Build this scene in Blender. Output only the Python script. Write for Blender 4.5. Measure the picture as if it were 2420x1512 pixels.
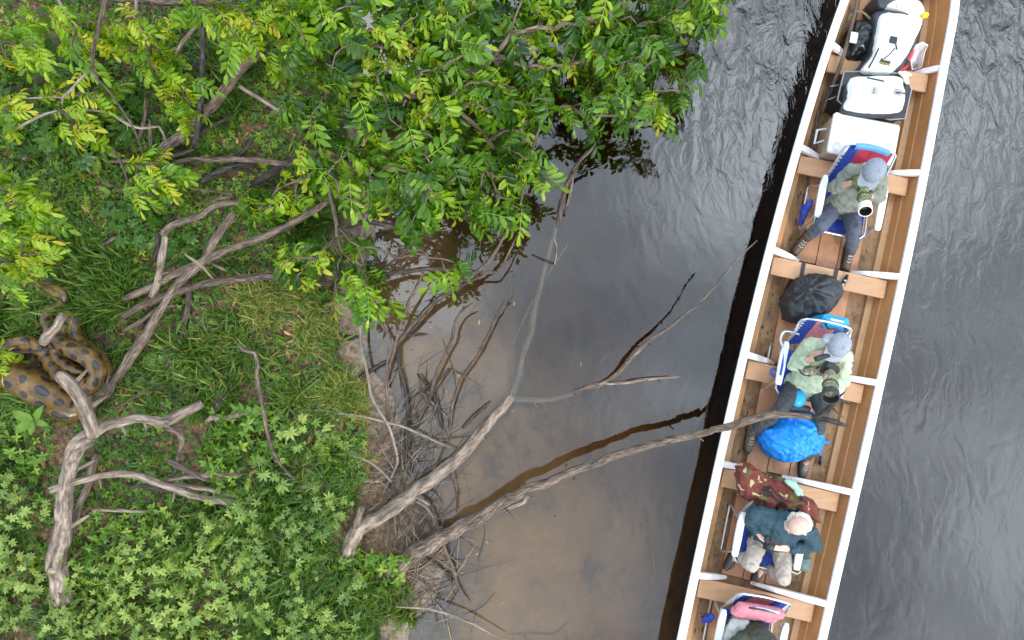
import bpy, bmesh, math, random
import numpy as np
from mathutils import Vector, Matrix, noise as mnoise
for _o in list(bpy.data.objects): bpy.data.objects.remove(_o, do_unlink=True)
scene = bpy.context.scene
C = scene.collection
R = math.radians
rng = np.random.default_rng(11)
random.seed(11)

# ------------------------------------------------------------------ camera
CAM_H = 7.0
TILT = 3.7
LENS = 24.0
cam_data = bpy.data.cameras.new('drone_camera')
cam_data.lens = LENS; cam_data.sensor_width = 36.0; cam_data.clip_start = 0.05; cam_data.clip_end = 2000
cam = bpy.data.objects.new('drone_camera', cam_data); C.objects.link(cam)
cam.location = (0, 0, CAM_H); cam.rotation_euler = (R(TILT), 0, 0)
scene.camera = cam

# ------------------------------------------------------------------ sky and sun
SUN_EL, SUN_AZ = 46.0, 160.0
world = bpy.data.worlds.new('World'); scene.world = world; world.use_nodes = True
wn, wl = world.node_tree.nodes, world.node_tree.links
wn.clear()
wo = wn.new('ShaderNodeOutputWorld'); wb = wn.new('ShaderNodeBackground'); wb.inputs['Strength'].default_value = 0.1
sky = wn.new('ShaderNodeTexSky'); sky.sky_type = 'NISHITA'; sky.sun_disc = False
sky.sun_elevation = R(SUN_EL); sky.sun_rotation = R(SUN_AZ); sky.air_density = 1.0; sky.dust_density = 2.0
tc = wn.new('ShaderNodeTexCoord'); mp = wn.new('ShaderNodeMapping')
mp.inputs['Location'].default_value = (31.09, 17.88, 6.84)
wl.new(tc.outputs['Generated'], mp.inputs['Vector'])
nz = wn.new('ShaderNodeTexNoise'); nz.inputs['Scale'].default_value = 1.3; nz.inputs['Detail'].default_value = 5; nz.inputs['Roughness'].default_value = 0.52
wl.new(mp.outputs['Vector'], nz.inputs['Vector'])
cr = wn.new('ShaderNodeValToRGB')                       # broken cloud: pale grey to bright white
cr.color_ramp.elements[0].position = 0.35; cr.color_ramp.elements[0].color = (0.15, 0.225, 0.30, 1)
cr.color_ramp.elements[1].position = 0.64; cr.color_ramp.elements[1].color = (2.0, 2.1, 2.15, 1)
_e = cr.color_ramp.elements.new(0.5); _e.color = (0.75, 0.82, 0.88, 1)
wl.new(nz.outputs['Fac'], cr.inputs['Fac'])
gain = wn.new('ShaderNodeMixRGB'); gain.blend_type = 'MULTIPLY'; gain.inputs['Fac'].default_value = 1
gain.inputs['Color2'].default_value = (15.6, 16.6, 17.6, 1)
wl.new(cr.outputs['Color'], gain.inputs['Color1'])
cm = wn.new('ShaderNodeMixRGB'); cm.inputs['Fac'].default_value = 0.86
wl.new(sky.outputs['Color'], cm.inputs['Color1']); wl.new(gain.outputs['Color'], cm.inputs['Color2'])
wl.new(cm.outputs['Color'], wb.inputs['Color']); wl.new(wb.outputs['Background'], wo.inputs['Surface'])

sun_d = bpy.data.lights.new('sun', 'SUN'); sun_d.energy = 1.5; sun_d.angle = R(14); sun_d.color = (1.0, 0.94, 0.86)
sun = bpy.data.objects.new('sun', sun_d); C.objects.link(sun)
sun.rotation_euler = (R(90 - SUN_EL), 0, R(180 - SUN_AZ)); sun.location = (0, 0, 20)

scene.render.engine = 'CYCLES'
scene.view_settings.view_transform = 'Standard'; scene.view_settings.look = 'None'
scene.view_settings.exposure = 0.60; scene.view_settings.gamma = 1.0; scene.view_settings.use_curve_mapping = False
scene.render.resolution_x = 1024; scene.render.resolution_y = 640
scene.cycles.max_bounces = 8; scene.cycles.transparent_max_bounces = 12

# ------------------------------------------------------------------ picture pixel -> point of the place at height z
FPX = LENS / 36.0 * 2419.0
_st, _ct = math.sin(R(TILT)), math.cos(R(TILT))
def W(px, py, z=0.0):
    a = (px - 1209.5) / FPX; b = (756.0 - py) / FPX
    d = (a, b * _ct + _st, b * _st - _ct)
    t = (CAM_H - z) / -d[2]
    return Vector((d[0] * t, d[1] * t, z))
def crop(x0, y0, s):
    return lambda cx, cy: (x0 + cx * s, y0 + cy * s)
cA = crop(1805.9, 0, .2222); cB = crop(1763.9, 319.2, .2222); cC = crop(1679.9, 588, .2222)
cD = crop(1637.9, 839.9, .2222); cE = crop(1553.9, 1075.1, .2888); cF = crop(1721.9, 755.9, .25)
L0 = crop(0, 0, .3334); L1 = crop(604.7, 0, .3334); L2 = crop(1091.9, 0, .3334)
M0 = crop(0, 504, .3334); M1 = crop(604.7, 504, .3334); M2 = crop(1209.5, 504, .3334)
N0 = crop(0, 1007.9, .3334); N1 = crop(604.7, 1007.9, .3334); PP = crop(1175.9, 1007.9, .3333)
cS = crop(0, 638.3, .2333)
def WC(c, x, y, z): return W(*c(x, y), z)

# ------------------------------------------------------------------ scene helpers
def setp(o, label=None, cat=None, group=None, kind=None):
    if label: o['label'] = label
    if cat: o['category'] = cat
    if group: o['group'] = group
    if kind: o['kind'] = kind
    return o
def empty(name, loc, label=None, cat=None, group=None):
    o = bpy.data.objects.new(name, None); C.objects.link(o); o.location = loc; o.empty_display_size = .1
    return setp(o, label, cat, group)
def link(name, me, mat=None, parent=None, loc=None, smooth=False):
    """link a mesh whose vertices are world coordinates; origin moves to the parent's base or loc"""
    off = Vector(parent_world(parent)) if parent else Vector(loc if loc is not None else (0, 0, 0))
    if off.length > 0: me.transform(Matrix.Translation(-off))
    o = bpy.data.objects.new(name, me); C.objects.link(o)
    if parent: o.parent = parent
    else: o.location = off
    if mat and not me.materials: me.materials.append(mat)
    if smooth: me.shade_smooth()
    return o
def parent_world(p):
    v = Vector((0, 0, 0))
    while p: v += p.location; p = p.parent
    return v
def mesh(verts, faces, uvs=None, name='mesh'):
    me = bpy.data.meshes.new(name); me.from_pydata([tuple(v) for v in verts], [], faces)
    if uvs is not None:
        l = me.uv_layers.new(name='UVMap')
        flat = []
        for f in faces:
            for k, i in enumerate(f): flat.append(i)
        arr = np.array(uvs, dtype=np.float32)[np.array(flat)]
        l.data.foreach_set('uv', arr.ravel())
    me.update(); return me
class MB:
    """collects simple solids into one mesh"""
    def __init__(s): s.v = []; s.f = []
    def add(s, vs, fs):
        b = len(s.v); s.v += [Vector(v) for v in vs]; s.f += [tuple(i + b for i in f) for f in fs]; return s
    def frame_box(s, c, ax, ay, az, hx, hy, hz, bev=0.0):
        c, ax, ay, az = Vector(c), Vector(ax), Vector(ay), Vector(az)
        if bev <= 0:
            vs = [c + ax * hx * i + ay * hy * j + az * hz * k for k in (-1, 1) for j in (-1, 1) for i in (-1, 1)]
            return s.add(vs, [(0, 2, 3, 1), (4, 5, 7, 6), (0, 1, 5, 4), (2, 6, 7, 3), (0, 4, 6, 2), (1, 3, 7, 5)])
        ring = []
        b = min(bev, hx * .9, hy * .9, hz * .9)
        for k, (zz, ins) in enumerate(((-hz, b), (-hz + b, 0), (hz - b, 0), (hz, b))):
            r = []
            X, Y = hx - ins, hy - ins
            for sx, sy in ((-1, -1), (1, -1), (1, 1), (-1, 1)):
                q = b * .9
                if (sx, sy) in ((-1, -1), (1, 1)): o = [(sx * X, sy * (Y - q)), (sx * (X - q), sy * Y)]
                else: o = [(sx * (X - q), sy * Y), (sx * X, sy * (Y - q))]
                r += [c + ax * p + ay * w + az * zz for p, w in o]
            ring.append(r)
        vs = sum(ring, []); fs = []
        for k in range(3):
            for i in range(8): fs.append((k * 8 + i, k * 8 + (i + 1) % 8, k * 8 + 8 + (i + 1) % 8, k * 8 + 8 + i))
        fs.append(tuple(range(7, -1, -1))); fs.append(tuple(range(24, 32)))
        return s.add(vs, fs)
    def tube(s, pts, rad, n=8, cap=True):
        v, f, _ = tube(pts, rad, n, cap); return s.add(v, f)
    def prism(s, pts, dz, z=(0, 0, 1)):
        pts = [Vector(p) for p in pts]; n = len(pts); z = Vector(z)
        vs = pts + [p + z * dz for p in pts]
        fs = [tuple(range(n - 1, -1, -1)), tuple(range(n, 2 * n))] + [(i, (i + 1) % n, n + (i + 1) % n, n + i) for i in range(n)]
        return s.add(vs, fs)
    def ell(s, c, rx, ry, rz, ax=(1, 0, 0), ay=(0, 1, 0), az=(0, 0, 1), nu=16, nv=10, lo=-90, hi=90):
        c, ax, ay, az = Vector(c), Vector(ax), Vector(ay), Vector(az); vs = []; fs = []
        for j in range(nv + 1):
            t = R(lo + (hi - lo) * j / nv)
            for i in range(nu):
                a = 2 * math.pi * i / nu
                vs.append(c + ax * rx * math.cos(t) * math.cos(a) + ay * ry * math.cos(t) * math.sin(a) + az * rz * math.sin(t))
        for j in range(nv):
            for i in range(nu): fs.append((j * nu + i, j * nu + (i + 1) % nu, (j + 1) * nu + (i + 1) % nu, (j + 1) * nu + i))
        fs.append(tuple(range(nu - 1, -1, -1))); fs.append(tuple(range(nv * nu, nv * nu + nu)))
        return s.add(vs, fs)
    def build(s, name, mat, parent=None, loc=None, smooth=False):
        return link(name, mesh(s.v, s.f), mat, parent, loc, smooth)
def catmull(pts, step):
    """smooth polyline through pts (list of tuples, any dimension)"""
    P = np.array([list(p) for p in pts], float)
    if len(P) < 3:
        n = max(2, int(np.linalg.norm(P[1, :3] - P[0, :3]) / step) + 1)
        return P[0] + (P[1] - P[0]) * np.linspace(0, 1, n)[:, None]
    Q = np.vstack([2 * P[0] - P[1], P, 2 * P[-1] - P[-2]]); out = []
    for i in range(1, len(Q) - 2):
        p0, p1, p2, p3 = Q[i - 1], Q[i], Q[i + 1], Q[i + 2]
        n = max(1, int(np.linalg.norm(p2[:3] - p1[:3]) / step))
        t = np.linspace(0, 1, n, endpoint=False)[:, None]
        out.append(.5 * (2 * p1 + (p2 - p0) * t + (2 * p0 - 5 * p1 + 4 * p2 - p3) * t ** 2 + (3 * p1 - p0 - 3 * p2 + p3) * t ** 3))
    out.append(P[-1:]); return np.vstack(out)
def tube(pts, rad, n=8, cap=True, flat_up=False):
    P = [Vector(p[:3]) for p in pts]; m = len(P)
    rad = [rad] * m if isinstance(rad, (int, float)) else rad
    vs, fs, uv = [], [], []
    T = []
    for i in range(m):
        t = P[min(i + 1, m - 1)] - P[max(i - 1, 0)]
        T.append(t.normalized() if t.length > 1e-9 else Vector((1, 0, 0)))
    ref = Vector((0, 0, 1)) if abs(T[0].z) < .9 else Vector((1, 0, 0))
    side = T[0].cross(ref).normalized(); s = 0
    for i in range(m):
        if i: s += (P[i] - P[i - 1]).length
        if flat_up: side = T[i].cross(Vector((0, 0, 1))).normalized()
        else: side = (side - T[i] * side.dot(T[i])).normalized()
        up = side.cross(T[i])
        for k in range(n):
            a = 2 * math.pi * k / n
            rr = rad[i] if not callable(rad) else rad(i, k)
            vs.append(P[i] + side * math.cos(a) * rr + up * math.sin(a) * rr); uv.append((s, k / n))
    for i in range(m - 1):
        for k in range(n): fs.append((i * n + k, i * n + (k + 1) % n, (i + 1) * n + (k + 1) % n, (i + 1) * n + k))
    if cap: fs.append(tuple(range(n - 1, -1, -1))); fs.append(tuple(range((m - 1) * n, m * n)))
    return vs, fs, uv

# ------------------------------------------------------------------ materials
def newmat(name):
    m = bpy.data.materials.new(name); m.use_nodes = True
    nt = m.node_tree; b = nt.nodes.get('Principled BSDF')
    return m, nt, b
def nd(nt, typ, **kw):
    n = nt.nodes.new(typ)
    for k, v in kw.items():
        if k in n.inputs: n.inputs[k].default_value = v
        else: setattr(n, k, v)
    return n
def ramp(nt, stops):
    n = nt.nodes.new('ShaderNodeValToRGB'); e = n.color_ramp.elements
    while len(e) < len(stops): e.new(.5)
    for k, (p, c) in enumerate(stops): e[k].position = p; e[k].color = (*c, 1) if len(c) == 3 else c
    return n
def plain(name, col, rough=.6, var=.12, scale=20, bump=.0, metal=0, bscale=None, spec=.5, coat=0):
    m, nt, b = newmat(name); L = nt.links.new
    t = nd(nt, 'ShaderNodeTexCoord'); n = nd(nt, 'ShaderNodeTexNoise', Scale=scale, Detail=5.0)
    L(t.outputs['Object'], n.inputs['Vector'])
    d = tuple(c * (1 - var) for c in col); u = tuple(min(1, c * (1 + var)) for c in col)
    r = ramp(nt, [(.3, d), (.7, u)]); L(n.outputs['Fac'], r.inputs['Fac']); L(r.outputs['Color'], b.inputs['Base Color'])
    b.inputs['Roughness'].default_value = rough; b.inputs['Metallic'].default_value = metal
    b.inputs['Specular IOR Level'].default_value = spec
    if coat: b.inputs['Coat Weight'].default_value = coat
    if bump:
        n2 = nd(nt, 'ShaderNodeTexNoise', Scale=bscale or scale * 2, Detail=6.0); L(t.outputs['Object'], n2.inputs['Vector'])
        bp = nd(nt, 'ShaderNodeBump', Strength=bump, Distance=.01); L(n2.outputs['Fac'], bp.inputs['Height']); L(bp.outputs['Normal'], b.inputs['Normal'])
    return m
def bark(name, lo, mid, hi, rough=.85, sc=(6.5, 8), bs=.7, blot=.30):
    m, nt, b = newmat(name); L = nt.links.new
    t = nd(nt, 'ShaderNodeUVMap'); mp = nd(nt, 'ShaderNodeMapping'); mp.inputs['Scale'].default_value = (*sc, 1)
    L(t.outputs['UV'], mp.inputs['Vector'])
    n = nd(nt, 'ShaderNodeTexNoise', Scale=1.6, Detail=8.0, Roughness=.65); L(mp.outputs['Vector'], n.inputs['Vector'])
    r = ramp(nt, [(.30, lo), (.46, mid), (.62, hi)]); L(n.outputs['Fac'], r.inputs['Fac'])
    o = nd(nt, 'ShaderNodeTexCoord'); mp2 = nd(nt, 'ShaderNodeMapping'); mp2.inputs['Scale'].default_value = (1.7, 1.6, 1); mp2.inputs['Location'].default_value = (3.7, .4, 0); L(t.outputs['UV'], mp2.inputs['Vector'])
    n2 = nd(nt, 'ShaderNodeTexNoise', Scale=2.6, Detail=8.0, Roughness=.72); L(mp2.outputs['Vector'], n2.inputs['Vector'])
    r2 = ramp(nt, [(.40, (blot, blot * .97, blot * .97)), (.58, (1, 1, 1))]); L(n2.outputs['Fac'], r2.inputs['Fac'])
    mx = nd(nt, 'ShaderNodeMixRGB', blend_type='MULTIPLY', Fac=.85); L(r.outputs['Color'], mx.inputs['Color1']); L(r2.outputs['Color'], mx.inputs['Color2'])
    L(mx.outputs['Color'], b.inputs['Base Color']); b.inputs['Roughness'].default_value = rough; b.inputs['Specular IOR Level'].default_value = .25
    mp3 = nd(nt, 'ShaderNodeMapping'); mp3.inputs['Scale'].default_value = (8, 26, 1); L(t.outputs['UV'], mp3.inputs['Vector'])
    n3 = nd(nt, 'ShaderNodeTexNoise', Scale=1.0, Detail=6.0); L(mp3.outputs['Vector'], n3.inputs['Vector'])
    bp = nd(nt, 'ShaderNodeBump', Strength=bs, Distance=.012); L(n3.outputs['Fac'], bp.inputs['Height']); L(bp.outputs['Normal'], b.inputs['Normal'])
    return m
BARK_GREY = bark('weathered_grey_wood', (.030, .024, .021), (.145, .102, .078), (.34, .25, .19))
BARK_PALE = bark('pale_driftwood', (.10, .074, .058), (.26, .19, .145), (.44, .345, .27), sc=(4.5, 4.5), bs=.4, blot=.25)
BARK_BROWN = bark('brown_branch_bark', (.022, .016, .013), (.095, .066, .052), (.22, .165, .13))
BARK_DARK = bark('dark_damp_wood', (.015, .013, .013), (.045, .038, .035), (.12, .10, .088))
BARK_SUNK = bark('silt_coated_wood', (.28, .19, .095), (.42, .29, .155), (.54, .385, .22), sc=(2, 3), bs=.3, blot=.6)
BARK_TWIG = bark('pale_twig_bark', (.12, .095, .075), (.30, .24, .185), (.48, .40, .32))

def leafmat(name, stops, trans=.35, rough=.34):
    """leaf colour runs over the stops with the per-leaf value stored in the mesh"""
    m, nt, b = newmat(name); L = nt.links.new
    a = nd(nt, 'ShaderNodeAttribute', attribute_name='tint')
    r = ramp(nt, stops); L(a.outputs['Fac'], r.inputs['Fac'])
    t = nd(nt, 'ShaderNodeTexCoord'); n = nd(nt, 'ShaderNodeTexNoise', Scale=26.0, Detail=3.0); L(t.outputs['Object'], n.inputs['Vector'])
    r2 = ramp(nt, [(.3, (.78, .80, .75)), (.7, (1.12, 1.08, 1.0))]); L(n.outputs['Fac'], r2.inputs['Fac'])
    mx = nd(nt, 'ShaderNodeMixRGB', blend_type='MULTIPLY', Fac=1.0); L(r.outputs['Color'], mx.inputs['Color1']); L(r2.outputs['Color'], mx.inputs['Color2'])
    L(mx.outputs['Color'], b.inputs['Base Color']); b.inputs['Roughness'].default_value = rough; b.inputs['Specular IOR Level'].default_value = .4
    tr = nd(nt, 'ShaderNodeBsdfTranslucent')
    br = nd(nt, 'ShaderNodeMixRGB', blend_type='MULTIPLY', Fac=1.0); br.inputs['Color2'].default_value = (1.15, 1.2, .6, 1)
    L(mx.outputs['Color'], br.inputs['Color1']); L(br.outputs['Color'], tr.inputs['Color'])
    ms = nd(nt, 'ShaderNodeMixShader', Fac=trans); out = nt.nodes['Material Output']
    L(b.outputs['BSDF'], ms.inputs[1]); L(tr.outputs['BSDF'], ms.inputs[2]); L(ms.outputs['Shader'], out.inputs['Surface'])
    return m
LEAF_TREE = leafmat('tree_leaf', [(0, (.012, .046, .005)), (.45, (.088, .21, .007)), (.72, (.235, .385, .012)), (.90, (.40, .47, .028)), (1, (.55, .43, .03))])
LEAF_HERB = leafmat('herb_leaf', [(0, (.022, .075, .014)), (.5, (.085, .19, .020)), (.8, (.19, .33, .032)), (1, (.34, .42, .05))])
LEAF_PALM = leafmat('palmate_leaf', [(0, (.045, .115, .030)), (.5, (.185, .285, .062)), (.8, (.30, .41, .085)), (1, (.38, .44, .11))])
LEAF_COVER = leafmat('ground_cover_leaf', [(0, (.024, .075, .010)), (.5, (.075, .175, .018)), (.85, (.18, .30, .026)), (1, (.40, .43, .05))])
GRASS_MAT = leafmat('grass_blade', [(0, (.035, .09, .014)), (.5, (.095, .19, .028)), (.8, (.25, .30, .055)), (1, (.46, .37, .13))], trans=.3)
LITTER_MAT = leafmat('dead_leaf', [(0, (.06, .030, .018)), (.4, (.17, .075, .03)), (.8, (.34, .17, .06)), (1, (.45, .28, .12))], trans=.1, rough=.7)

# ------------------------------------------------------------------ terrain
SHORE = [(-900, 760), (0, 835), (250, 850), (400, 858), (550, 880), (660, 868), (740, 852), (800, 872), (870, 902), (960, 935), (1060, 975), (1130, 1000), (1200, 1012), (1330, 1035), (1420, 1000), (1512, 985), (2400, 930)]
_sw = [W(x, y, 0) for y, x in SHORE]
_sy = np.array([p.y for p in _sw][::-1]); _sx = np.array([p.x for p in _sw][::-1])
def shore_x(y): return np.interp(y, _sy, _sx)
def vnoise(x, y, seed=0):
    """cheap smooth value noise on arrays"""
    x = np.asarray(x, float); y = np.asarray(y, float)
    xi = np.floor(x).astype(np.int64); yi = np.floor(y).astype(np.int64); fx = x - xi; fy = y - yi
    fx = fx * fx * (3 - 2 * fx); fy = fy * fy * (3 - 2 * fy)
    def h(a, b):
        n = (a * 374761393 + b * 668265263 + seed * 144665) & 0xffffffff
        n = ((n ^ (n >> 13)) * 1274126177) & 0xffffffff
        return ((n ^ (n >> 16)) & 0xffff) / 65535.0
    return (h(xi, yi) * (1 - fx) + h(xi + 1, yi) * fx) * (1 - fy) + (h(xi, yi + 1) * (1 - fx) + h(xi + 1, yi + 1) * fx) * fy
def ground_z(x, y):
    x = np.asarray(x, float); y = np.asarray(y, float)
    d = x - shore_x(y) + (vnoise(x * 2.2, y * 2.2, 3) - .5) * .22
    d = np.where(d > 0, d * np.interp(y, [-3.2, -1.5, -.3, 1, 3], [.78, .95, 1.25, 1.6, 1.8]), d)
    z = np.interp(d, [-60, -8, -3, -1.2, -.5, -.2, 0, .25, .7, 1.3, 1.8, 2.4, 3.2, 5, 40], [1.2, .62, .40, .24, .12, .05, 0, -.03, -.08, -.19, -.35, -.60, -.92, -1.5, -1.8])
    amp = np.interp(d, [-1, -.3, .4, 3], [.09, .05, .02, .08])
    return z + amp * (vnoise(x * 3, y * 3, 1) - .5) + amp * .4 * (vnoise(x * 9, y * 9, 2) - .5)
def gz(x, y): return float(ground_z(x, y))
def G(px, py, up=0.0):
    z = .15
    for _ in range(3):
        p = W(px, py, z); z = max(gz(p.x, p.y), -2)
    return Vector((p.x, p.y, z + up))
def axis_grid(lo, hi, step, far):
    mid = list(np.arange(lo, hi + 1e-6, step)); out = []; a = step; x = hi
    while x < far: a *= 1.35; x += a; out.append(x)
    neg = []; a = step; x = lo
    while x > -far: a *= 1.35; x -= a; neg.append(x)
    return np.array(neg[::-1] + mid + out)
gx = axis_grid(-6.6, 3.4, .045, 300); gy = axis_grid(-4.3, 5.0, .045, 300)
XX, YY = np.meshgrid(gx, gy); ZZ = ground_z(XX, YY)
nx, ny = len(gx), len(gy)
def grid_mesh(X, Y, Z, name):
    v = np.stack([X.ravel(), Y.ravel(), Z.ravel()], 1); ny, nx = X.shape
    i = np.arange(nx * ny).reshape(ny, nx)
    q = np.stack([i[:-1, :-1], i[:-1, 1:], i[1:, 1:], i[1:, :-1]], -1).reshape(-1, 4)
    return fast_mesh(v, q, name)
def fast_mesh(v, q, name='mesh', tint=None):
    me = bpy.data.meshes.new(name); k = q.shape[1]
    me.vertices.add(len(v)); me.vertices.foreach_set('co', np.asarray(v, np.float32).ravel())
    me.loops.add(q.size); me.loops.foreach_set('vertex_index', q.astype(np.int32).ravel())
    me.polygons.add(len(q)); me.polygons.foreach_set('loop_start', np.arange(0, q.size, k, dtype=np.int32))
    me.update(calc_edges=True)
    if tint is not None:
        a = me.attributes.new('tint', 'FLOAT', 'POINT'); a.data.foreach_set('value', np.asarray(tint, np.float32))
    return me
gm, nt, b = newmat('river_bank_soil'); Lk = nt.links.new
geo = nd(nt, 'ShaderNodeNewGeometry'); sep = nd(nt, 'ShaderNodeSeparateXYZ'); Lk(geo.outputs['Position'], sep.inputs[0])
n1 = nd(nt, 'ShaderNodeTexNoise', Scale=2.2, Detail=9.0, Roughness=.6); Lk(geo.outputs['Position'], n1.inputs['Vector'])
n2 = nd(nt, 'ShaderNodeTexNoise', Scale=22.0, Detail=6.0, Roughness=.7); Lk(geo.outputs['Position'], n2.inputs['Vector'])
soil = ramp(nt, [(.36, (.05, .033, .021)), (.5, (.14, .088, .050)), (.64, (.26, .17, .10))]); Lk(n2.outputs['Fac'], soil.inputs['Fac'])
sand = ramp(nt, [(.38, (.13, .095, .07)), (.56, (.27, .205, .155)), (.7, (.34, .27, .21))]); Lk(n2.outputs['Fac'], sand.inputs['Fac'])
bedr = ramp(nt, [(.33, (.30, .20, .11)), (.44, (.54, .325, .145)), (.64, (.66, .41, .185))]); Lk(n1.outputs['Fac'], bedr.inputs['Fac'])
h1 = nd(nt, 'ShaderNodeMapRange'); h1.inputs['From Min'].default_value = .03; h1.inputs['From Max'].default_value = .13
Lk(sep.outputs['Z'], h1.inputs['Value'])
h2 = nd(nt, 'ShaderNodeMapRange'); h2.inputs['From Min'].default_value = -.06; h2.inputs['From Max'].default_value = .0
Lk(sep.outputs['Z'], h2.inputs['Value'])
mA = nd(nt, 'ShaderNodeMixRGB'); Lk(h2.outputs[0], mA.inputs['Fac']); Lk(bedr.outputs['Color'], mA.inputs['Color1']); Lk(sand.outputs['Color'], mA.inputs['Color2'])
mB = nd(nt, 'ShaderNodeMixRGB'); Lk(h1.outputs[0], mB.inputs['Fac']); Lk(mA.outputs['Color'], mB.inputs['Color1']); Lk(soil.outputs['Color'], mB.inputs['Color2'])
Lk(mB.outputs['Color'], b.inputs['Base Color']); b.inputs['Roughness'].default_value = .9; b.inputs['Specular IOR Level'].default_value = .2
bp = nd(nt, 'ShaderNodeBump', Strength=.6, Distance=.03); Lk(n2.outputs['Fac'], bp.inputs['Height']); Lk(bp.outputs['Normal'], b.inputs['Normal'])
ground = link('ground', grid_mesh(XX, YY, ZZ, 'ground'), gm, smooth=True)
setp(ground, 'brown soil river bank shelving into the sandy river bed', 'ground', kind='structure')

# ------------------------------------------------------------------ water: clear tannin-brown body under a rippled mirror surface
wm = bpy.data.materials.new('river_water'); wm.use_nodes = True; nt = wm.node_tree; nt.nodes.clear(); Lk = nt.links.new
out = nd(nt, 'ShaderNodeOutputMaterial'); geo = nd(nt, 'ShaderNodeNewGeometry')
sep = nd(nt, 'ShaderNodeSeparateXYZ'); Lk(geo.outputs['Position'], sep.inputs[0])
mpw = nd(nt, 'ShaderNodeMapping'); mpw.inputs['Rotation'].default_value = (0, 0, R(14)); mpw.inputs['Scale'].default_value = (1.0, .5, 1); Lk(geo.outputs['Position'], mpw.inputs['Vector'])
wa = nd(nt, 'ShaderNodeTexNoise', Scale=6.5, Detail=3.5, Roughness=.5, Distortion=.9); Lk(mpw.outputs['Vector'], wa.inputs['Vector'])
wb2 = nd(nt, 'ShaderNodeTexNoise', Scale=1.3, Detail=3.0, Distortion=.6); Lk(mpw.outputs['Vector'], wb2.inputs['Vector'])
# chop grows where the current runs: upstream and outside the boat
mr1 = nd(nt, 'ShaderNodeMapRange'); mr1.inputs['From Min'].default_value = .9; mr1.inputs['From Max'].default_value = 3.2; mr1.interpolation_type = 'SMOOTHSTEP'; Lk(sep.outputs['Y'], mr1.inputs['Value'])
mr2 = nd(nt, 'ShaderNodeMapRange'); mr2.inputs['From Min'].default_value = 2.6; mr2.inputs['From Max'].default_value = 3.8; mr2.interpolation_type = 'SMOOTHSTEP'; Lk(sep.outputs['X'], mr2.inputs['Value'])
mr3 = nd(nt, 'ShaderNodeMapRange'); mr3.inputs['From Min'].default_value = .9; mr3.inputs['From Max'].default_value = 2.3; mr3.interpolation_type = 'SMOOTHSTEP'; Lk(sep.outputs['X'], mr3.inputs['Value'])
ma = nd(nt, 'ShaderNodeMath', operation='MULTIPLY'); Lk(mr1.outputs[0], ma.inputs[0]); Lk(mr3.outputs[0], ma.inputs[1])
mry = nd(nt, 'ShaderNodeMapRange'); mry.inputs['From Min'].default_value = -2.0; mry.inputs['From Max'].default_value = 2.2; mry.inputs['To Min'].default_value = .05; mry.inputs['To Max'].default_value = .38; Lk(sep.outputs['Y'], mry.inputs['Value'])
mb0 = nd(nt, 'ShaderNodeMath', operation='MULTIPLY'); Lk(mr2.outputs[0], mb0.inputs[0]); Lk(mry.outputs[0], mb0.inputs[1])
mb = nd(nt, 'ShaderNodeMath', operation='MAXIMUM'); Lk(ma.outputs[0], mb.inputs[0]); Lk(mb0.outputs[0], mb.inputs[1])
mc = nd(nt, 'ShaderNodeMath', operation='MULTIPLY_ADD'); Lk(mb.outputs[0], mc.inputs[0]); mc.inputs[1].default_value = .5; mc.inputs[2].default_value = .02
hgt = nd(nt, 'ShaderNodeMath', operation='MULTIPLY'); Lk(wa.outputs['Fac'], hgt.inputs[0]); Lk(mc.outputs[0], hgt.inputs[1])
hg2 = nd(nt, 'ShaderNodeMath', operation='MULTIPLY_ADD'); Lk(wb2.outputs['Fac'], hg2.inputs[0]); hg2.inputs[1].default_value = .18; Lk(hgt.outputs[0], hg2.inputs[2])
bpw = nd(nt, 'ShaderNodeBump', Strength=1.0, Distance=.05); Lk(hg2.outputs[0], bpw.inputs['Height'])
fr = nd(nt, 'ShaderNodeFresnel', IOR=1.97); Lk(bpw.outputs['Normal'], fr.inputs['Normal'])
gl = nd(nt, 'ShaderNodeBsdfGlossy', Roughness=.015); Lk(bpw.outputs['Normal'], gl.inputs['Normal'])
tr = nd(nt, 'ShaderNodeBsdfTransparent')
ms = nd(nt, 'ShaderNodeMixShader'); Lk(fr.outputs[0], ms.inputs[0]); Lk(tr.outputs[0], ms.inputs[1]); Lk(gl.outputs[0], ms.inputs[2]); Lk(ms.outputs[0], out.inputs['Surface'])
va = nd(nt, 'ShaderNodeVolumeAbsorption', Density=1.45); va.inputs['Color'].default_value = (.46, .28, .05, 1); Lk(va.outputs[0], out.inputs['Volume'])
wbox = MB().frame_box((0, 0, -2), (1, 0, 0), (0, 1, 0), (0, 0, 1), 280, 280, 2)
water = wbox.build('water', wm); setp(water, 'calm brown river water mirroring grey cloud', 'water', kind='structure')
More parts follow.
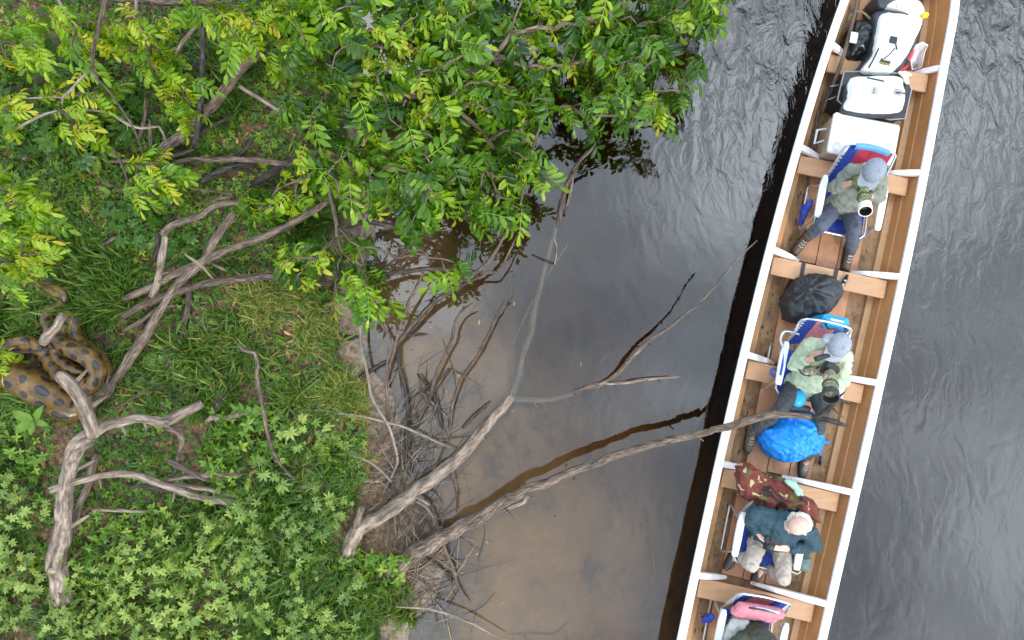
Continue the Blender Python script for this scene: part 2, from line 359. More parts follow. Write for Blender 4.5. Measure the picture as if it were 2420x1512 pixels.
# ================================================================== dead wood
def fbm1(t, seed):
    return mnoise.noise((t, seed * 7.31, seed * 1.7)) + .5 * mnoise.noise((t * 2.3, seed * 3.1, 5.0))
_seed = [0]
def wood_mesh(pts, knob=.2, n=9, wob=.45, step=.05, taper_end=True):
    """pts: (x, y, z, r) in metres -> knobbly tapering branch with broken ends, UV along the grain"""
    _seed[0] += 1; sd = _seed[0]
    rm = max(p[3] for p in pts)
    Q = catmull(pts, max(step, rm * .5))
    s = 0; P = []; Rr = []
    for i, q in enumerate(Q):
        if i: s += float(np.linalg.norm(q[:3] - Q[i - 1][:3]))
        r = max(q[3], .0015)
        w = wob * r
        P.append(Vector((q[0] + w * fbm1(s * 4, sd), q[1] + w * fbm1(s * 4, sd + 40), q[2] + .5 * w * fbm1(s * 4, sd + 80))))
        Rr.append(r * (1 + knob * fbm1(s / max(rm, .01) * .35, sd + 9)))
    if taper_end and len(Rr) > 2: Rr[-1] *= .62
    v, f, uv = tube(P, Rr, n)
    m = len(P); k2 = n
    # lumpy cross-section
    for i in range(m):
        for k in range(n):
            idx = i * n + k; d = v[idx] - P[i]
            v[idx] = P[i] + d * (1 + .17 * mnoise.noise((k * 1.7, i * .45, sd)))
    sm_ = s
    if sm_ > .55 and n >= 7 and rm > .006:                     # broken side spurs
        for q in range(random.randint(1, 3)):
            i = random.randrange(int(m * .2), max(int(m * .2) + 1, int(m * .9))); t_ = (P[min(i + 1, m - 1)] - P[max(i - 1, 0)]).normalized()
            a_ = random.uniform(0, 6.28); sd_v = t_.cross(Vector((math.cos(a_), math.sin(a_), .9))).normalized(); l_ = Rr[i] * random.uniform(1.2, 2.2) + random.uniform(.01, .07)
            d_ = (sd_v + t_ * random.uniform(.2, .8)).normalized()
            sv, sf, su = tube([P[i], P[i] + d_ * (Rr[i] + l_ * .5), P[i] + d_ * (Rr[i] + l_) + Vector((0, 0, .01))], [Rr[i] * .42, Rr[i] * .28, Rr[i] * .16], 6)
            b0 = len(v); v += sv; f += [tuple(x + b0 for x in g_) for g_ in sf]; uv += su
    off = random.random() * 10
    uv = [(a + off, b_ * (1 if rm < .03 else 1.6)) for a, b_ in uv]
    return v, f, uv
def branch(c, pts, label, name='branch', cat='branch', mat=None, z=(.1, .1), group=None, parent=None, n=9, zs=None, on_ground=True, knob=.16, s=.3334, tap=True):
    """pts: (cx, cy, r) in crop pixels; z heights of the axis above ground (on_ground) or absolute, from first to last"""
    out = []; m = len(pts)
    for i, p in enumerate(pts):
        t = i / max(1, m - 1); zz = zs[i] if zs else z[0] + (z[1] - z[0]) * t
        px = c(p[0], p[1])
        if on_ground:
            q = G(*px); q = W(px[0], px[1], q.z + zz)
        else: q = W(px[0], px[1], zz)
        r = p[2] * s * (CAM_H - q.z) / FPX * (.88 if p[2] * s > 9 else 1.0)
        out.append((q.x, q.y, q.z, r))
    v, f, uv = wood_mesh(out, knob=knob, n=n, taper_end=tap)
    base = Vector(out[0][:3])
    o = link(name, mesh(v, f, uv), mat or BARK_GREY, parent, None if parent else base, smooth=True)
    if not parent: setp(o, label, cat, group)
    return o
def wood_thing(label, c0, p0, name='dead_branch', cat='branch', group=None):
    q = G(*c0(p0[0], p0[1])); return empty(name, q, label, cat, group)

# --- the big weathered trunk beside the snake
tk = wood_thing('thick grey weathered forked dead trunk standing at the lower left', N0, (430, 1240), 'dead_tree', 'dead tree')
branch(N0, [(432, 1250, 62), (418, 1100, 70), (425, 900, 68), (445, 700, 66), (458, 550, 60), (468, 400, 56), (490, 250, 62), (550, 130, 68), (640, 70, 62)], None, 'trunk', mat=BARK_PALE, parent=tk, zs=[.12, .16, .2, .24, .3, .36, .42, .48, .5], n=14, knob=.1, tap=False)
branch(M0, [(655, 1570, 58), (640, 1470, 52), (575, 1350, 50), (510, 1230, 50), (440, 1160, 46), (415, 1150, 40)], None, 'limb', mat=BARK_PALE, parent=tk, zs=[.5, .56, .62, .66, .68, .68], n=12, knob=.1, tap=False)
branch(M0, [(660, 1570, 40), (740, 1510, 42), (900, 1468, 36), (1020, 1455, 36), (1150, 1480, 40), (1240, 1450, 40), (1340, 1400, 36), (1435, 1350, 30)], None, 'limb', mat=BARK_PALE, parent=tk, zs=[.5, .5, .46, .42, .36, .3, .24, .2], n=12, tap=False)
branch(N0, [(1190, 10, 24), (1265, 40, 20), (1290, 90, 18), (1265, 200, 17), (1240, 350, 14)], None, 'side_branch', mat=BARK_GREY, parent=tk, zs=[.34, .3, .24, .16, .06])
branch(N0, [(400, 1010, 40), (360, 1025, 34), (335, 1030, 28)], None, 'knot', mat=BARK_PALE, parent=tk, zs=[.2, .26, .3])
branch(N0, [(470, 1190, 40), (490, 1230, 26), (500, 1245, 12)], None, 'knot', mat=BARK_PALE, parent=tk, zs=[.14, .14, .12])

D = []   # (crop, pts, label, material, z0, z1)
D += [(N0, [(350, 455, 24), (500, 398, 24), (700, 355, 23), (930, 338, 24), (1050, 370, 26), (1200, 430, 27), (1400, 500, 24), (1740, 545, 22)], 'long pale bent branch lying across the thick weathered trunk', BARK_PALE, .42, .14),
 (N0, [(910, 415, 18), (1050, 420, 20), (1225, 462, 18)], 'short dark branch lying under the long pale bent branch', BARK_DARK, .06, .06),
 (N0, [(1200, 405, 14), (1450, 440, 18), (1600, 480, 18), (1745, 525, 16)], 'straight pale branch running along the long bent one', BARK_PALE, .16, .1),
 (N0, [(1180, 235, 20), (1300, 290, 24), (1490, 385, 18)], 'short brown branch stub pointing at the bush above the pale branches', BARK_BROWN, .3, .15),
 (N0, [(1140, 390, 13), (1260, 365, 16), (1500, 350, 17), (1730, 335, 13)], 'thin pinkish branch level above the straight pale one', BARK_GREY, .2, .16),
 (N0, [(650, 588, 9), (850, 596, 12), (1065, 606, 10)], 'short straight pale stick lying in the herbs right of the trunk', BARK_PALE, .1, .1),
 (N0, [(690, 190, 26), (640, 380, 28), (575, 520, 28), (535, 660, 26), (530, 760, 20)], 'grey branch on the ground just behind the thick trunk', BARK_GREY, .08, .05),
 (N0, [(625, 830, 15), (560, 895, 16), (505, 955, 13)], 'short grey stick below the trunk knot', BARK_GREY, .05, .05),
 (N0, [(280, 1335, 14), (450, 1380, 17), (600, 1402, 15), (810, 1455, 12)], 'dark bent stick low in the leaves at the bottom left', BARK_DARK, .1, .08),
 (N0, [(545, 1285, 14), (630, 1255, 18), (730, 1215, 15)], 'short brown stick beside the foot of the trunk', BARK_BROWN, .08, .08),
 (M0, [(745, 1300, 30), (830, 1160, 38), (900, 1050, 40), (1000, 915, 40), (1130, 700, 36), (1250, 520, 36), (1400, 385, 34), (1500, 230, 34), (1590, 90, 32), (1660, -10, 28)], 'long straight grey log slanting up from the snake to the tree', BARK_GREY, .08, .3),
 (M0, [(880, 600, 26), (1000, 555, 29), (1130, 490, 30), (1400, 358, 32), (1600, 268, 30), (1814, 188, 28), (1960, 130, 26), (2190, 0, 24), (2330, -85, 20)], 'long grey pole crossing over the slanting log', BARK_GREY, .12, .42),
 (M0, [(860, 745, 20), (1000, 660, 26), (1250, 560, 27), (1500, 490, 26), (1814, 452, 24), (2000, 455, 24), (2160, 492, 22), (2360, 490, 22), (2610, 465, 20), (2810, 420, 19), (3010, 395, 17), (3260, 402, 14), (3400, 418, 12)], 'long curved brown branch reaching from the bank over the shallows', BARK_BROWN, .16, .38),
 (M0, [(1080, 592, 26), (1120, 480, 28), (1150, 300, 26), (1168, 180, 22), (1150, 120, 22)], 'upright pale forked stem leaning on the grey pole', BARK_PALE, .2, .4),
 (M0, [(1150, 160, 24), (1190, 110, 24), (1300, 55, 25), (1450, 0, 22), (1560, -60, 20), (1790, -75, 16)], 'bent grey limb arching from the forked stem', BARK_GREY, .38, .35),
 (M0, [(1125, 130, 15), (1115, 240, 17), (1080, 350, 13)], 'short dark branch hanging by the forked stem', BARK_DARK, .3, .1),
 (M0, [(1335, 470, 20), (1335, 650, 23), (1290, 850, 22), (1215, 1020, 20), (1155, 1125, 16)], 'rotting brown stick lying in the grass below the crossing logs', BARK_BROWN, .05, .05),
 (M0, [(415, 362, 15), (520, 310, 20), (620, 262, 22), (720, 222, 18), (840, 160, 15)], 'grey stick above the snake head in the grass', BARK_GREY, .06, .06),
 (M0, [(305, 925, 36), (345, 870, 40), (400, 800, 38), (428, 740, 36), (430, 700, 32)], 'short thick pale stump piece lying over the snake neck', BARK_PALE, .34, .36),
 (M0, [(-20, 950, 7), (100, 985, 8), (240, 978, 9), (375, 955, 8)], 'thin dark twig lying across the snake coil', BARK_DARK, .3, .33),
 (M0, [(870, 835, 12), (1000, 760, 16), (1150, 650, 16)], 'thin grey stick under the long curved branch', BARK_GREY, .08, .1),
 (M0, [(845, 1360, 14), (1000, 1285, 18), (1110, 1245, 18), (1210, 1210, 13)], 'half hidden brown stick right of the snake', BARK_BROWN, .04, .04),
 (M0, [(1495, 1410, 36), (1560, 1310, 36), (1665, 1205, 30)], 'short dark rotting log in the grass', BARK_DARK, .06, .06),
 (M0, [(1455, 1485, 14), (1500, 1448, 20), (1590, 1458, 17), (1700, 1425, 22), (1814, 1420, 18), (1850, 1420, 10)], 'twisted bleached stick lying in bright seedlings', BARK_PALE, .12, .12),
 (M0, [(1685, 922, 12), (1730, 968, 16), (1805, 985, 15), (1818, 1050, 14), (1825, 1180, 14), (1865, 1400, 13), (1895, 1560, 13), (1925, 1665, 12), (2015, 1820, 11), (2090, 1890, 9)], 'thin hooked stem curving down the grass to the bush', BARK_GREY, .3, .12),
 (M0, [(200, 650, 12), (245, 720, 16), (290, 780, 14)], 'dark sliver of bark beside the snake head', BARK_DARK, .06, .06),
 (M0, [(380, 440, 18), (460, 440, 22), (560, 455, 14)], 'dark damp stick above the snake head', BARK_DARK, .05, .05),
 (M0, [(680, 905, 22), (720, 960, 26), (760, 1090, 22), (770, 1150, 12)], 'dark split root at the right of the snake loop', BARK_DARK, .05, .06),
 (M0, [(1310, 290, 7), (1390, 350, 12), (1440, 385, 10), (1510, 460, 6)], 'pale twig lying where the logs cross', BARK_TWIG, .42, .4),
 (M0, [(1510, 360, 8), (1560, 385, 9), (1610, 410, 7)], 'short pale twig right of the crossing logs', BARK_TWIG, .15, .15),
]
# upper left
D += [(L0, [(1040, 1190, 40), (1130, 1085, 46), (1250, 980, 48), (1400, 850, 46), (1600, 640, 44), (1700, 500, 44), (1814, 390, 42), (1900, 310, 36)], 'thick rough barked log slanting through the upper left shrubs', BARK_GREY, .15, .35),
 (L0, [(1442, 170, 17), (1438, 500, 22), (1410, 780, 22), (1385, 1045, 20)], 'straight dark upright stem crossing the rough log', BARK_DARK, .75, .3),
 (L0, [(1235, 415, 10), (1300, 290, 14), (1412, 168, 11)], 'short pale stick in the shrubs near the dark stem', BARK_PALE, .5, .6),
 (L0, [(1190, 575, 18), (1300, 500, 21), (1425, 438, 18)], 'dark stick behind the dark upright stem', BARK_DARK, .2, .2),
 (L0, [(770, 1145, 10), (1000, 1130, 14), (1200, 1108, 18), (1375, 1060, 14)], 'thin grey stick at the foot of the rough log', BARK_GREY, .12, .12),
 (L0, [(930, 1120, 10), (1150, 1055, 15), (1290, 1030, 10)], 'thin dark stick tucked under the rough log', BARK_DARK, .06, .06),
 (L0, [(1230, 1158, 14), (1400, 1128, 20), (1814, 1138, 20), (2070, 1150, 22), (2420, 1005, 20)], 'long grey branch lying level below the rough log', BARK_GREY, .14, .2),
 (L0, [(1420, 1290, 22), (1600, 1200, 26), (1814, 1150, 26)], 'thick dark branch under the level grey branch', BARK_DARK, .08, .1),
 (L0, [(1780, 1315, 24), (1950, 1205, 28), (2120, 1118, 24)], 'dark stick slanting beneath the tree edge', BARK_DARK, .1, .2),
 (L0, [(1700, 618, 14), (1814, 680, 18), (1910, 740, 17), (1965, 775, 14), (2010, 776, 10)], 'pale bent stick at the left edge of the tree crown', BARK_PALE, .5, .5),
 (L0, [(165, 1135, 22), (250, 1068, 27), (345, 985, 22)], 'short grey log half buried in herbs at the left', BARK_GREY, .06, .06),
 (L0, [(-30, 1270, 34), (40, 1230, 36), (90, 1160, 20)], 'grey log end at the left edge', BARK_DARK, .06, .06),
 (L0, [(740, -10, 18), (1100, 15, 24), (1330, 20, 22), (1560, 28, 16)], 'grey log along the top edge', BARK_GREY, .3, .3),
 (L0, [(963, -10, 10), (968, 80, 11), (962, 165, 9)], 'short pale upright stick at the top edge', BARK_TWIG, .5, .45),
 (L0, [(108, 915, 8), (250, 840, 9), (400, 790, 10), (600, 780, 10), (760, 800, 10), (900, 880, 11), (1000, 910, 10), (1125, 898, 9), (1150, 940, 8), (1175, 1005, 7)], 'arched tan vine over the upper left herbs', BARK_TWIG, .6, .3),
 (L0, [(745, -10, 18), (700, 200, 15), (665, 330, 13), (655, 490, 11), (700, 570, 10), (800, 680, 9), (900, 830, 9), (950, 920, 7), (1000, 1050, 6), (1052, 1185, 5)], 'long thin mossy vine hanging down the upper left', BARK_BROWN, .9, .5),
 (L0, [(655, 492, 10), (560, 570, 9), (500, 640, 9), (445, 695, 8), (442, 745, 6)], 'short bent twig forking from the mossy vine', BARK_TWIG, .72, .6),
 (L0, [(440, 690, 7), (360, 688, 7), (250, 695, 6), (130, 700, 5)], 'thin level twig left of the mossy vine', BARK_TWIG, .6, .6),
 (L0, [(405, -10, 12), (470, 100, 12), (545, 215, 8)], 'short ochre stick near the top left corner', BARK_TWIG, .7, .6),
 (L0, [(770, 655, 7), (870, 600, 7), (960, 593, 6)], 'small bare twig in the herbs under the mossy vine', BARK_TWIG, .4, .4),
 (L0, [(800, 1045, 8), (860, 1160, 10), (910, 1290, 8), (935, 1390, 6)], 'thin reddish stem standing in the herbs', BARK_BROWN, .35, .2),
 (L0, [(700, 1260, 6), (800, 1320, 8), (935, 1390, 7)], 'thin bare twig low in the herbs', BARK_BROWN, .2, .2),
 (L0, [(990, 980, 12), (1020, 850, 13), (1030, 690, 10)], 'brown upright stick under the arched vine', BARK_BROWN, .25, .35),
 (L0, [(1070, 1060, 14), (1065, 950, 15), (1060, 850, 10)], 'grey upright stick under the arched vine', BARK_GREY, .2, .3),
 (L0, [(1480, 1420, 10), (1650, 1380, 10), (1310, 1330, 6)], 'thin grey stick lying above the bent limb', BARK_GREY, .15, .15),
 (L0, [(1400, 950, 14), (1520, 890, 16), (1640, 825, 12)], 'dark stick leaning on the rough log', BARK_DARK, .15, .15),
 (L0, [(1660, 1130, 18), (1740, 1050, 18), (1800, 985, 14)], 'dark short branch near the level grey branch', BARK_DARK, .1, .1),
]
for c, pts, lab, mt, z0, z1 in D:
    nm = 'vine' if 'vine' in lab else ('log' if 'log' in lab else ('stick' if ('stick' in lab or 'twig' in lab or 'sliver' in lab) else 'dead_branch'))
    branch(c, pts, lab, nm, nm.replace('dead_branch', 'branch'), mt, z=(z0, z1))

# --- two big fallen limbs reaching over the water
b1 = wood_thing('big forked fallen branch from the bank with half its fork under water', N1, (590, 970), 'fallen_branch')
branch(N1, [(590, 975, 40), (640, 900, 58), (700, 770, 62), (760, 705, 60), (900, 620, 56), (1100, 480, 54), (1300, 335, 54), (1450, 200, 48), (1560, 80, 45), (1650, 0, 42), (1700, -72, 40), (1814, -212, 34)], None, 'main_limb', mat=BARK_PALE, parent=b1, on_ground=False, zs=[.18, .24, .26, .26, .25, .22, .18, .13, .08, .04, .01, -.03], n=14, knob=.08, tap=False)
branch(N1, [(740, 570, 24), (725, 650, 28), (705, 740, 34)], None, 'broken_stub', mat=BARK_GREY, parent=b1, on_ground=False, zs=[.42, .36, .28])
branch(M2, [(0, 1312, 30), (50, 1150, 30), (90, 1000, 27), (150, 800, 25), (180, 600, 22), (220, 450, 20), (270, 250, 17), (312, 125, 15), (326, 70, 14)], None, 'submerged_fork', mat=BARK_SUNK, parent=b1, on_ground=False, zs=[-.06, -.075, -.085, -.09, -.09, -.085, -.07, -.045, -.025], n=10, tap=False)
branch(M2, [(318, 100, 14), (340, 20, 16), (362, -120, 18), (425, -280, 16), (480, -370, 14), (580, -470, 12)], None, 'submerged_fork_tip', mat=BARK_BROWN, parent=b1, on_ground=False, zs=[-.03, .04, .14, .3, .42, .5], n=10)
branch(L2, [(728, 1515, 8), (770, 1330, 13), (792, 1190, 7)], None, 'side_twig', mat=BARK_GREY, parent=b1, on_ground=False, zs=[.06, .2, .3])
branch(M2, [(0, 1318, 28), (100, 1316, 24), (200, 1330, 22), (330, 1310, 20), (440, 1270, 20), (470, 1260, 18)], None, 'right_fork', mat=BARK_SUNK, parent=b1, on_ground=False, zs=[-.06, -.07, -.065, -.055, -.035, -.03], n=9, tap=False)
branch(M2, [(430, 1274, 19), (560, 1230, 18), (650, 1195, 16), (760, 1120, 14), (850, 1020, 14), (950, 920, 13), (1050, 850, 12), (1120, 802, 12), (1200, 740, 9), (1300, 660, 8), (1400, 560, 8), (1500, 440, 8), (1600, 320, 7), (1738, 192, 6)], None, 'right_fork_tip', mat=BARK_GREY, parent=b1, on_ground=False, zs=[-.01, .03, .06, .12, .2, .28, .36, .42, .5, .6, .7, .8, .9, 1.02], n=9)
branch(M2, [(640, 1200, 12), (700, 1205, 13), (800, 1197, 13), (950, 1175, 11), (1188, 1160, 6)], None, 'side_twig', mat=BARK_PALE, parent=b1, on_ground=False, zs=[.05, .06, .1, .14, .2])
branch(M2, [(300, 365, 6), (312, 300, 7), (310, 220, 7), (285, 150, 5)], None, 'side_twig', mat=BARK_PALE, parent=b1, on_ground=False, zs=[.03, .03, .02, -.02])
branch(M2, [(140, 290, 5), (220, 325, 7), (305, 355, 8)], None, 'side_twig', mat=BARK_DARK, parent=b1, on_ground=False, zs=[.01, .02, .02])

b2 = wood_thing('long rough bough arching from the bank over the boat', N1, (810, 1120), 'arching_bough')
b2pts = [N1(800, 1130), N1(900, 1040), N1(1050, 950), N1(1250, 830), N1(1400, 740), N1(1600, 620), N1(1814, 500), PP(100, 500), PP(200, 440), PP(400, 380), PP(600, 290), PP(800, 215), PP(1000, 150), PP(1200, 100), PP(1512, 35), cD(200, 790), cD(400, 755), cD(600, 690), cD(750, 648), cD(900, 632), cD(1100, 645), cD(1300, 660)]
b2r = [21, 22, 22, 21, 20, 17, 15.5, 14.5, 13.5, 12, 11.5, 11, 10.5, 10.5, 9.5, 9.5, 9, 9, 9, 8.5, 7.5, 7]
b2z = list(np.interp(np.arange(22), [0, 5, 10, 14, 18, 21], [.10, .24, .46, .62, .76, .82]))
idt = lambda x, y: (x, y)
branch(idt, [(p[0], p[1], r) for p, r in zip(b2pts, b2r)], None, 'main_limb', mat=BARK_GREY, parent=b2, on_ground=False, zs=b2z, n=14, knob=.12, s=1.0)
branch(cD, [(1250, 655, 30), (1350, 665, 32), (1500, 700, 27), (1640, 757, 20)], None, 'end_fork', mat=BARK_DARK, parent=b2, on_ground=False, zs=[.82, .82, .82, .8], s=.2222)
branch(cD, [(1290, 650, 26), (1430, 590, 30), (1500, 500, 26), (1560, 430, 14), (1612, 385, 8)], None, 'end_fork', mat=BARK_DARK, parent=b2, on_ground=False, zs=[.82, .84, .88, .92, .95], s=.2222)
branch(cD, [(1520, 470, 14), (1570, 465, 14), (1640, 510, 11), (1710, 527, 6)], None, 'side_twig', mat=BARK_BROWN, parent=b2, on_ground=False, zs=[.9, .9, .9, .9], s=.2222)
branch(cD, [(1480, 560, 14), (1520, 600, 12), (1555, 630, 9), (1605, 662, 5)], None, 'side_twig', mat=BARK_BROWN, parent=b2, on_ground=False, zs=[.86, .86, .86, .85], s=.2222)
branch(PP, [(215, 480, 22), (190, 530, 20), (80, 575, 16), (20, 605, 8)], None, 'split_bark', mat=BARK_PALE, parent=b2, on_ground=False, zs=[.3, .28, .27, .26])
branch(PP, [(545, 365, 10), (535, 388, 7)], None, 'spur', mat=BARK_GREY, parent=b2, on_ground=False, zs=[.45, .44])

# --- bare stems leaning over the shallows
T = [(M1, [(1600, 405, 15), (1480, 450, 17), (1400, 535, 17), (1290, 610, 18), (1200, 690, 17), (1100, 800, 16), (1030, 880, 16), (990, 940, 14), (960, 1050, 12), (940, 1150, 10)], 'long bare stem curving down to the twig tangle', .38, .05),
 (M1, [(1560, 420, 12), (1640, 350, 13), (1700, 270, 12), (1760, 150, 11), (1814, 60, 10), (1870, -60, 9), (1900, -200, 7)], 'bare stem tip rising beside the tree reflection', .36, .75),
 (M1, [(1590, 425, 10), (1720, 408, 9), (1770, 330, 8), (1815, 230, 7), (1850, 160, 5), (1915, 85, 4)], 'thin forked twig beside the rising stem tip', .36, .6),
 (M1, [(1600, 440, 9), (1500, 490, 12), (1300, 600, 12), (1240, 650, 12), (1180, 740, 11), (1100, 830, 10), (1010, 915, 8)], 'slimmer bare stem beside the long bare stem', .3, .08),
 (M1, [(1185, 415, 9), (1130, 540, 12), (1070, 660, 13), (1030, 780, 13), (1000, 900, 13), (960, 1040, 12), (930, 1170, 9)], 'straight bare stem over the sandy shallows', .35, .05),
 (M1, [(1325, 475, 7), (1250, 610, 9), (1200, 720, 9), (1120, 825, 7)], 'thin dark stem left of the long bare stem', .25, .1),
 (M1, [(1535, 635, 6), (1450, 700, 9), (1410, 780, 10), (1390, 880, 11), (1340, 1000, 11), (1290, 1110, 12), (1255, 1210, 12), (1235, 1300, 11), (1170, 1430, 11), (1130, 1540, 10)], 'slender bent stem standing in the shallows', .5, .04),
 (M1, [(1830, 440, 4), (1770, 600, 6), (1700, 740, 9), (1640, 870, 10), (1570, 1010, 11), (1470, 1150, 13), (1420, 1260, 13), (1390, 1380, 14), (1368, 1530, 14)], 'tall curved sapling stem rising clear of the shallows', .6, .02),
 (M1, [(1365, 1100, 9), (1290, 1210, 12), (1240, 1275, 10)], 'short snapped stem in the shallows', .15, .03),
 (M1, [(1400, 1112, 5), (1500, 1170, 5), (1615, 1237, 4)], 'fine drooping twig off the snapped stem', .12, .01),
 (M1, [(1145, 1135, 8), (1240, 1260, 12), (1290, 1370, 13), (1322, 1530, 13)], 'dark stem bending down past the snapped stem', .12, .05),
 (M1, [(1005, 925, 10), (1010, 1050, 13), (1040, 1190, 14), (1070, 1330, 14), (1088, 1530, 12)], 'dark upright stem in the middle of the tangle', .12, .06),
 (M1, [(957, 875, 7), (930, 1050, 9), (925, 1200, 10), (930, 1490, 9)], 'straight thin stem at the mud edge', .14, .08),
 (M1, [(738, 735, 10), (745, 900, 11), (770, 1040, 12), (800, 1200, 12), (830, 1330, 12), (900, 1440, 12), (950, 1530, 11), (990, 1665, 11), (1000, 1770, 10), (960, 1870, 9), (880, 2020, 7)], 'long pale curved stem along the mud edge', .2, .12),
 (M1, [(868, 735, 7), (920, 830, 9), (992, 902, 7)], 'short grey twig by the last tree sprig', .2, .08),
 (M1, [(588, 1255, 15), (720, 1170, 17), (850, 1090, 16), (940, 1035, 12)], 'dark straight stick lying on the mud', .06, .05),
 (M1, [(200, 1400, 8), (450, 1400, 10), (600, 1415, 10), (760, 1440, 10), (900, 1475, 10), (1040, 1512, 9), (1200, 1582, 9), (1415, 1675, 7)], 'long thin pale stem lying level across the mud', .22, .1),
 (M1, [(1095, 1315, 6), (1180, 1250, 8), (1248, 1192, 5)], 'small dark spur in the tangle', .12, .14),
 (M1, [(1465, 1520, 12), (1560, 1420, 17), (1655, 1342, 12)], 'short black broken stick above the big forked branch', .16, .22),
 (M1, [(525, 690, 22), (545, 780, 27), (600, 860, 27), (660, 885, 24), (725, 878, 16)], 'thick dark root on the sandy bank', .06, .03),
 (M1, [(517, 775, 12), (490, 950, 14), (468, 1085, 12)], 'pale dead stick at the grass edge', .08, .08),
 (M1, [(560, 880, 20), (568, 960, 22), (560, 1000, 14)], 'short dark stub by the thick root', .06, .05),
 (M1, [(1245, 168, 15), (1130, 130, 19), (950, 92, 20), (800, 66, 20), (700, 76, 18), (635, 100, 14)], 'peeling brown branch lying below the tree crown', .25, .35),
 (M1, [(1182, 88, 8), (1100, 210, 10), (1020, 300, 11), (840, 440, 9)], 'thin straight branch below the peeling brown branch', .45, .2),
 (M1, [(783, -10, 10), (750, 140, 9), (725, 220, 8), (760, 350, 8), (772, 510, 6)], 'pale hanging twig in front of the lower leaves', .7, .5),
 (M1, [(722, 195, 7), (600, 205, 8), (458, 252, 6)], 'pale level twig over the grass edge', .4, .35),
 (M1, [(1128, 198, 6), (1190, 280, 8), (1245, 365, 6)], 'short twig dipping to the water', .3, .2),
 (M1, [(1350, 440, 8), (1385, 560, 10), (1405, 640, 6)], 'short dark twig in front of the tree reflection', .3, .2),
 (M1, [(1050, 860, 8), (1120, 858, 11), (1205, 850, 5)], 'small dark twig stub over the water', .12, .1),
 (L2, [(500, 1060, 9), (520, 980, 12), (552, 888, 4)], 'pointed broken stem in the gap of the crown', .8, .95),
 (N1, [(1088, -10, 10), (1075, 150, 11), (1020, 290, 11), (955, 400, 10), (900, 520, 8)], 'curved dark stem in the lower tangle', .12, .1),
 (N1, [(690, 10, 12), (640, 140, 14), (590, 262, 11)], 'short dark stick at the edge of the bush', .12, .1),
 (N1, [(722, 0, 10), (705, 150, 13), (680, 300, 11)], 'curved dark stick beside the bush edge', .14, .1),
 (N1, [(655, 198, 7), (800, 250, 9), (900, 320, 9), (962, 395, 7)], 'thin pale twig over the bush edge', .25, .2),
 (N1, [(1110, 513, 11), (1200, 560, 13), (1250, 640, 13), (1290, 740, 12), (1340, 870, 11), (1400, 1010, 10), (1440, 1140, 9), (1515, 1245, 7)], 'drooping stem between the two big fallen branches', .2, .02),
 (N1, [(968, 500, 8), (985, 700, 10), (1000, 805, 7)], 'short upright stem between the big branches', .18, .14),
 (N1, [(1205, 928, 9), (1320, 1000, 12), (1395, 1105, 9)], 'dark bent stick below the arching bough', .08, .04),
 (N1, [(990, 1275, 8), (1200, 1290, 9), (1400, 1340, 9), (1600, 1430, 8), (1770, 1520, 6)], 'long pale stem over the bottom shallows', .2, .12),
 (N1, [(1380, 330, 5), (1420, 480, 7), (1422, 605, 5)], 'fine bent stem beside the big forked branch', .2, .08),
 (N1, [(100, 425, 16), (250, 440, 19), (480, 405, 18), (700, 385, 16), (900, 380, 13)], 'pale log half buried in the palmate bush', .3, .12),
 (N1, [(1450, 235, 7), (1500, 430, 8), (1560, 640, 6)], 'sunken stick off the big forked branch', -.05, -.1),
 (N1, [(1235, 1135, 7), (1500, 1230, 8), (1795, 1422, 5)], 'sunken forked twig near the bottom edge', -.03, -.14),
 (N1, [(1510, 1240, 4), (1560, 1190, 5), (1615, 1135, 3)], 'sunken spur twig near the bottom edge', -.06, -.04),
 (N1, [(170, 785, 14), (185, 700, 15), (205, 610, 10)], 'dark twig buried in the palmate bush', .35, .3),
 (PP, [(1098, 885, 6), (1110, 1000, 5), (1115, 1040, 4), (1040, 1180, 4), (960, 1380, 3), (910, 1490, 3)], 'faint sunken reed stem far from the bank', -.16, -.22),
 (PP, [(25, 1465, 7), (250, 1465, 8), (400, 1468, 7), (490, 1390, 5)], 'sunken pale stick at the bottom edge', -.1, -.14),
 (M2, [(0, 940, 9), (200, 520, 9), (400, 215, 6)], 'sunken thin rod beside the submerged fork', -.2, -.12),
]
for c, pts, lab, z0, z1 in T:
    mt = BARK_SUNK if 'sunken' in lab else BARK_DARK if 'dark' in lab or 'black' in lab else (BARK_TWIG if 'pale' in lab or 'sunken' in lab else random.choice([BARK_BROWN, BARK_GREY]))
    nm = 'log' if 'log' in lab else ('root' if 'root' in lab else ('stem' if 'stem' in lab else ('stick' if 'stick' in lab else 'twig')))
    if nm == 'twig' and 'branch' in lab.split(' off')[0].split(' below')[0]: nm = 'dead_branch'
    branch(c, pts, lab, nm, nm.replace('dead_', ''), mt, z=(z0, z1), on_ground=False, n=7)
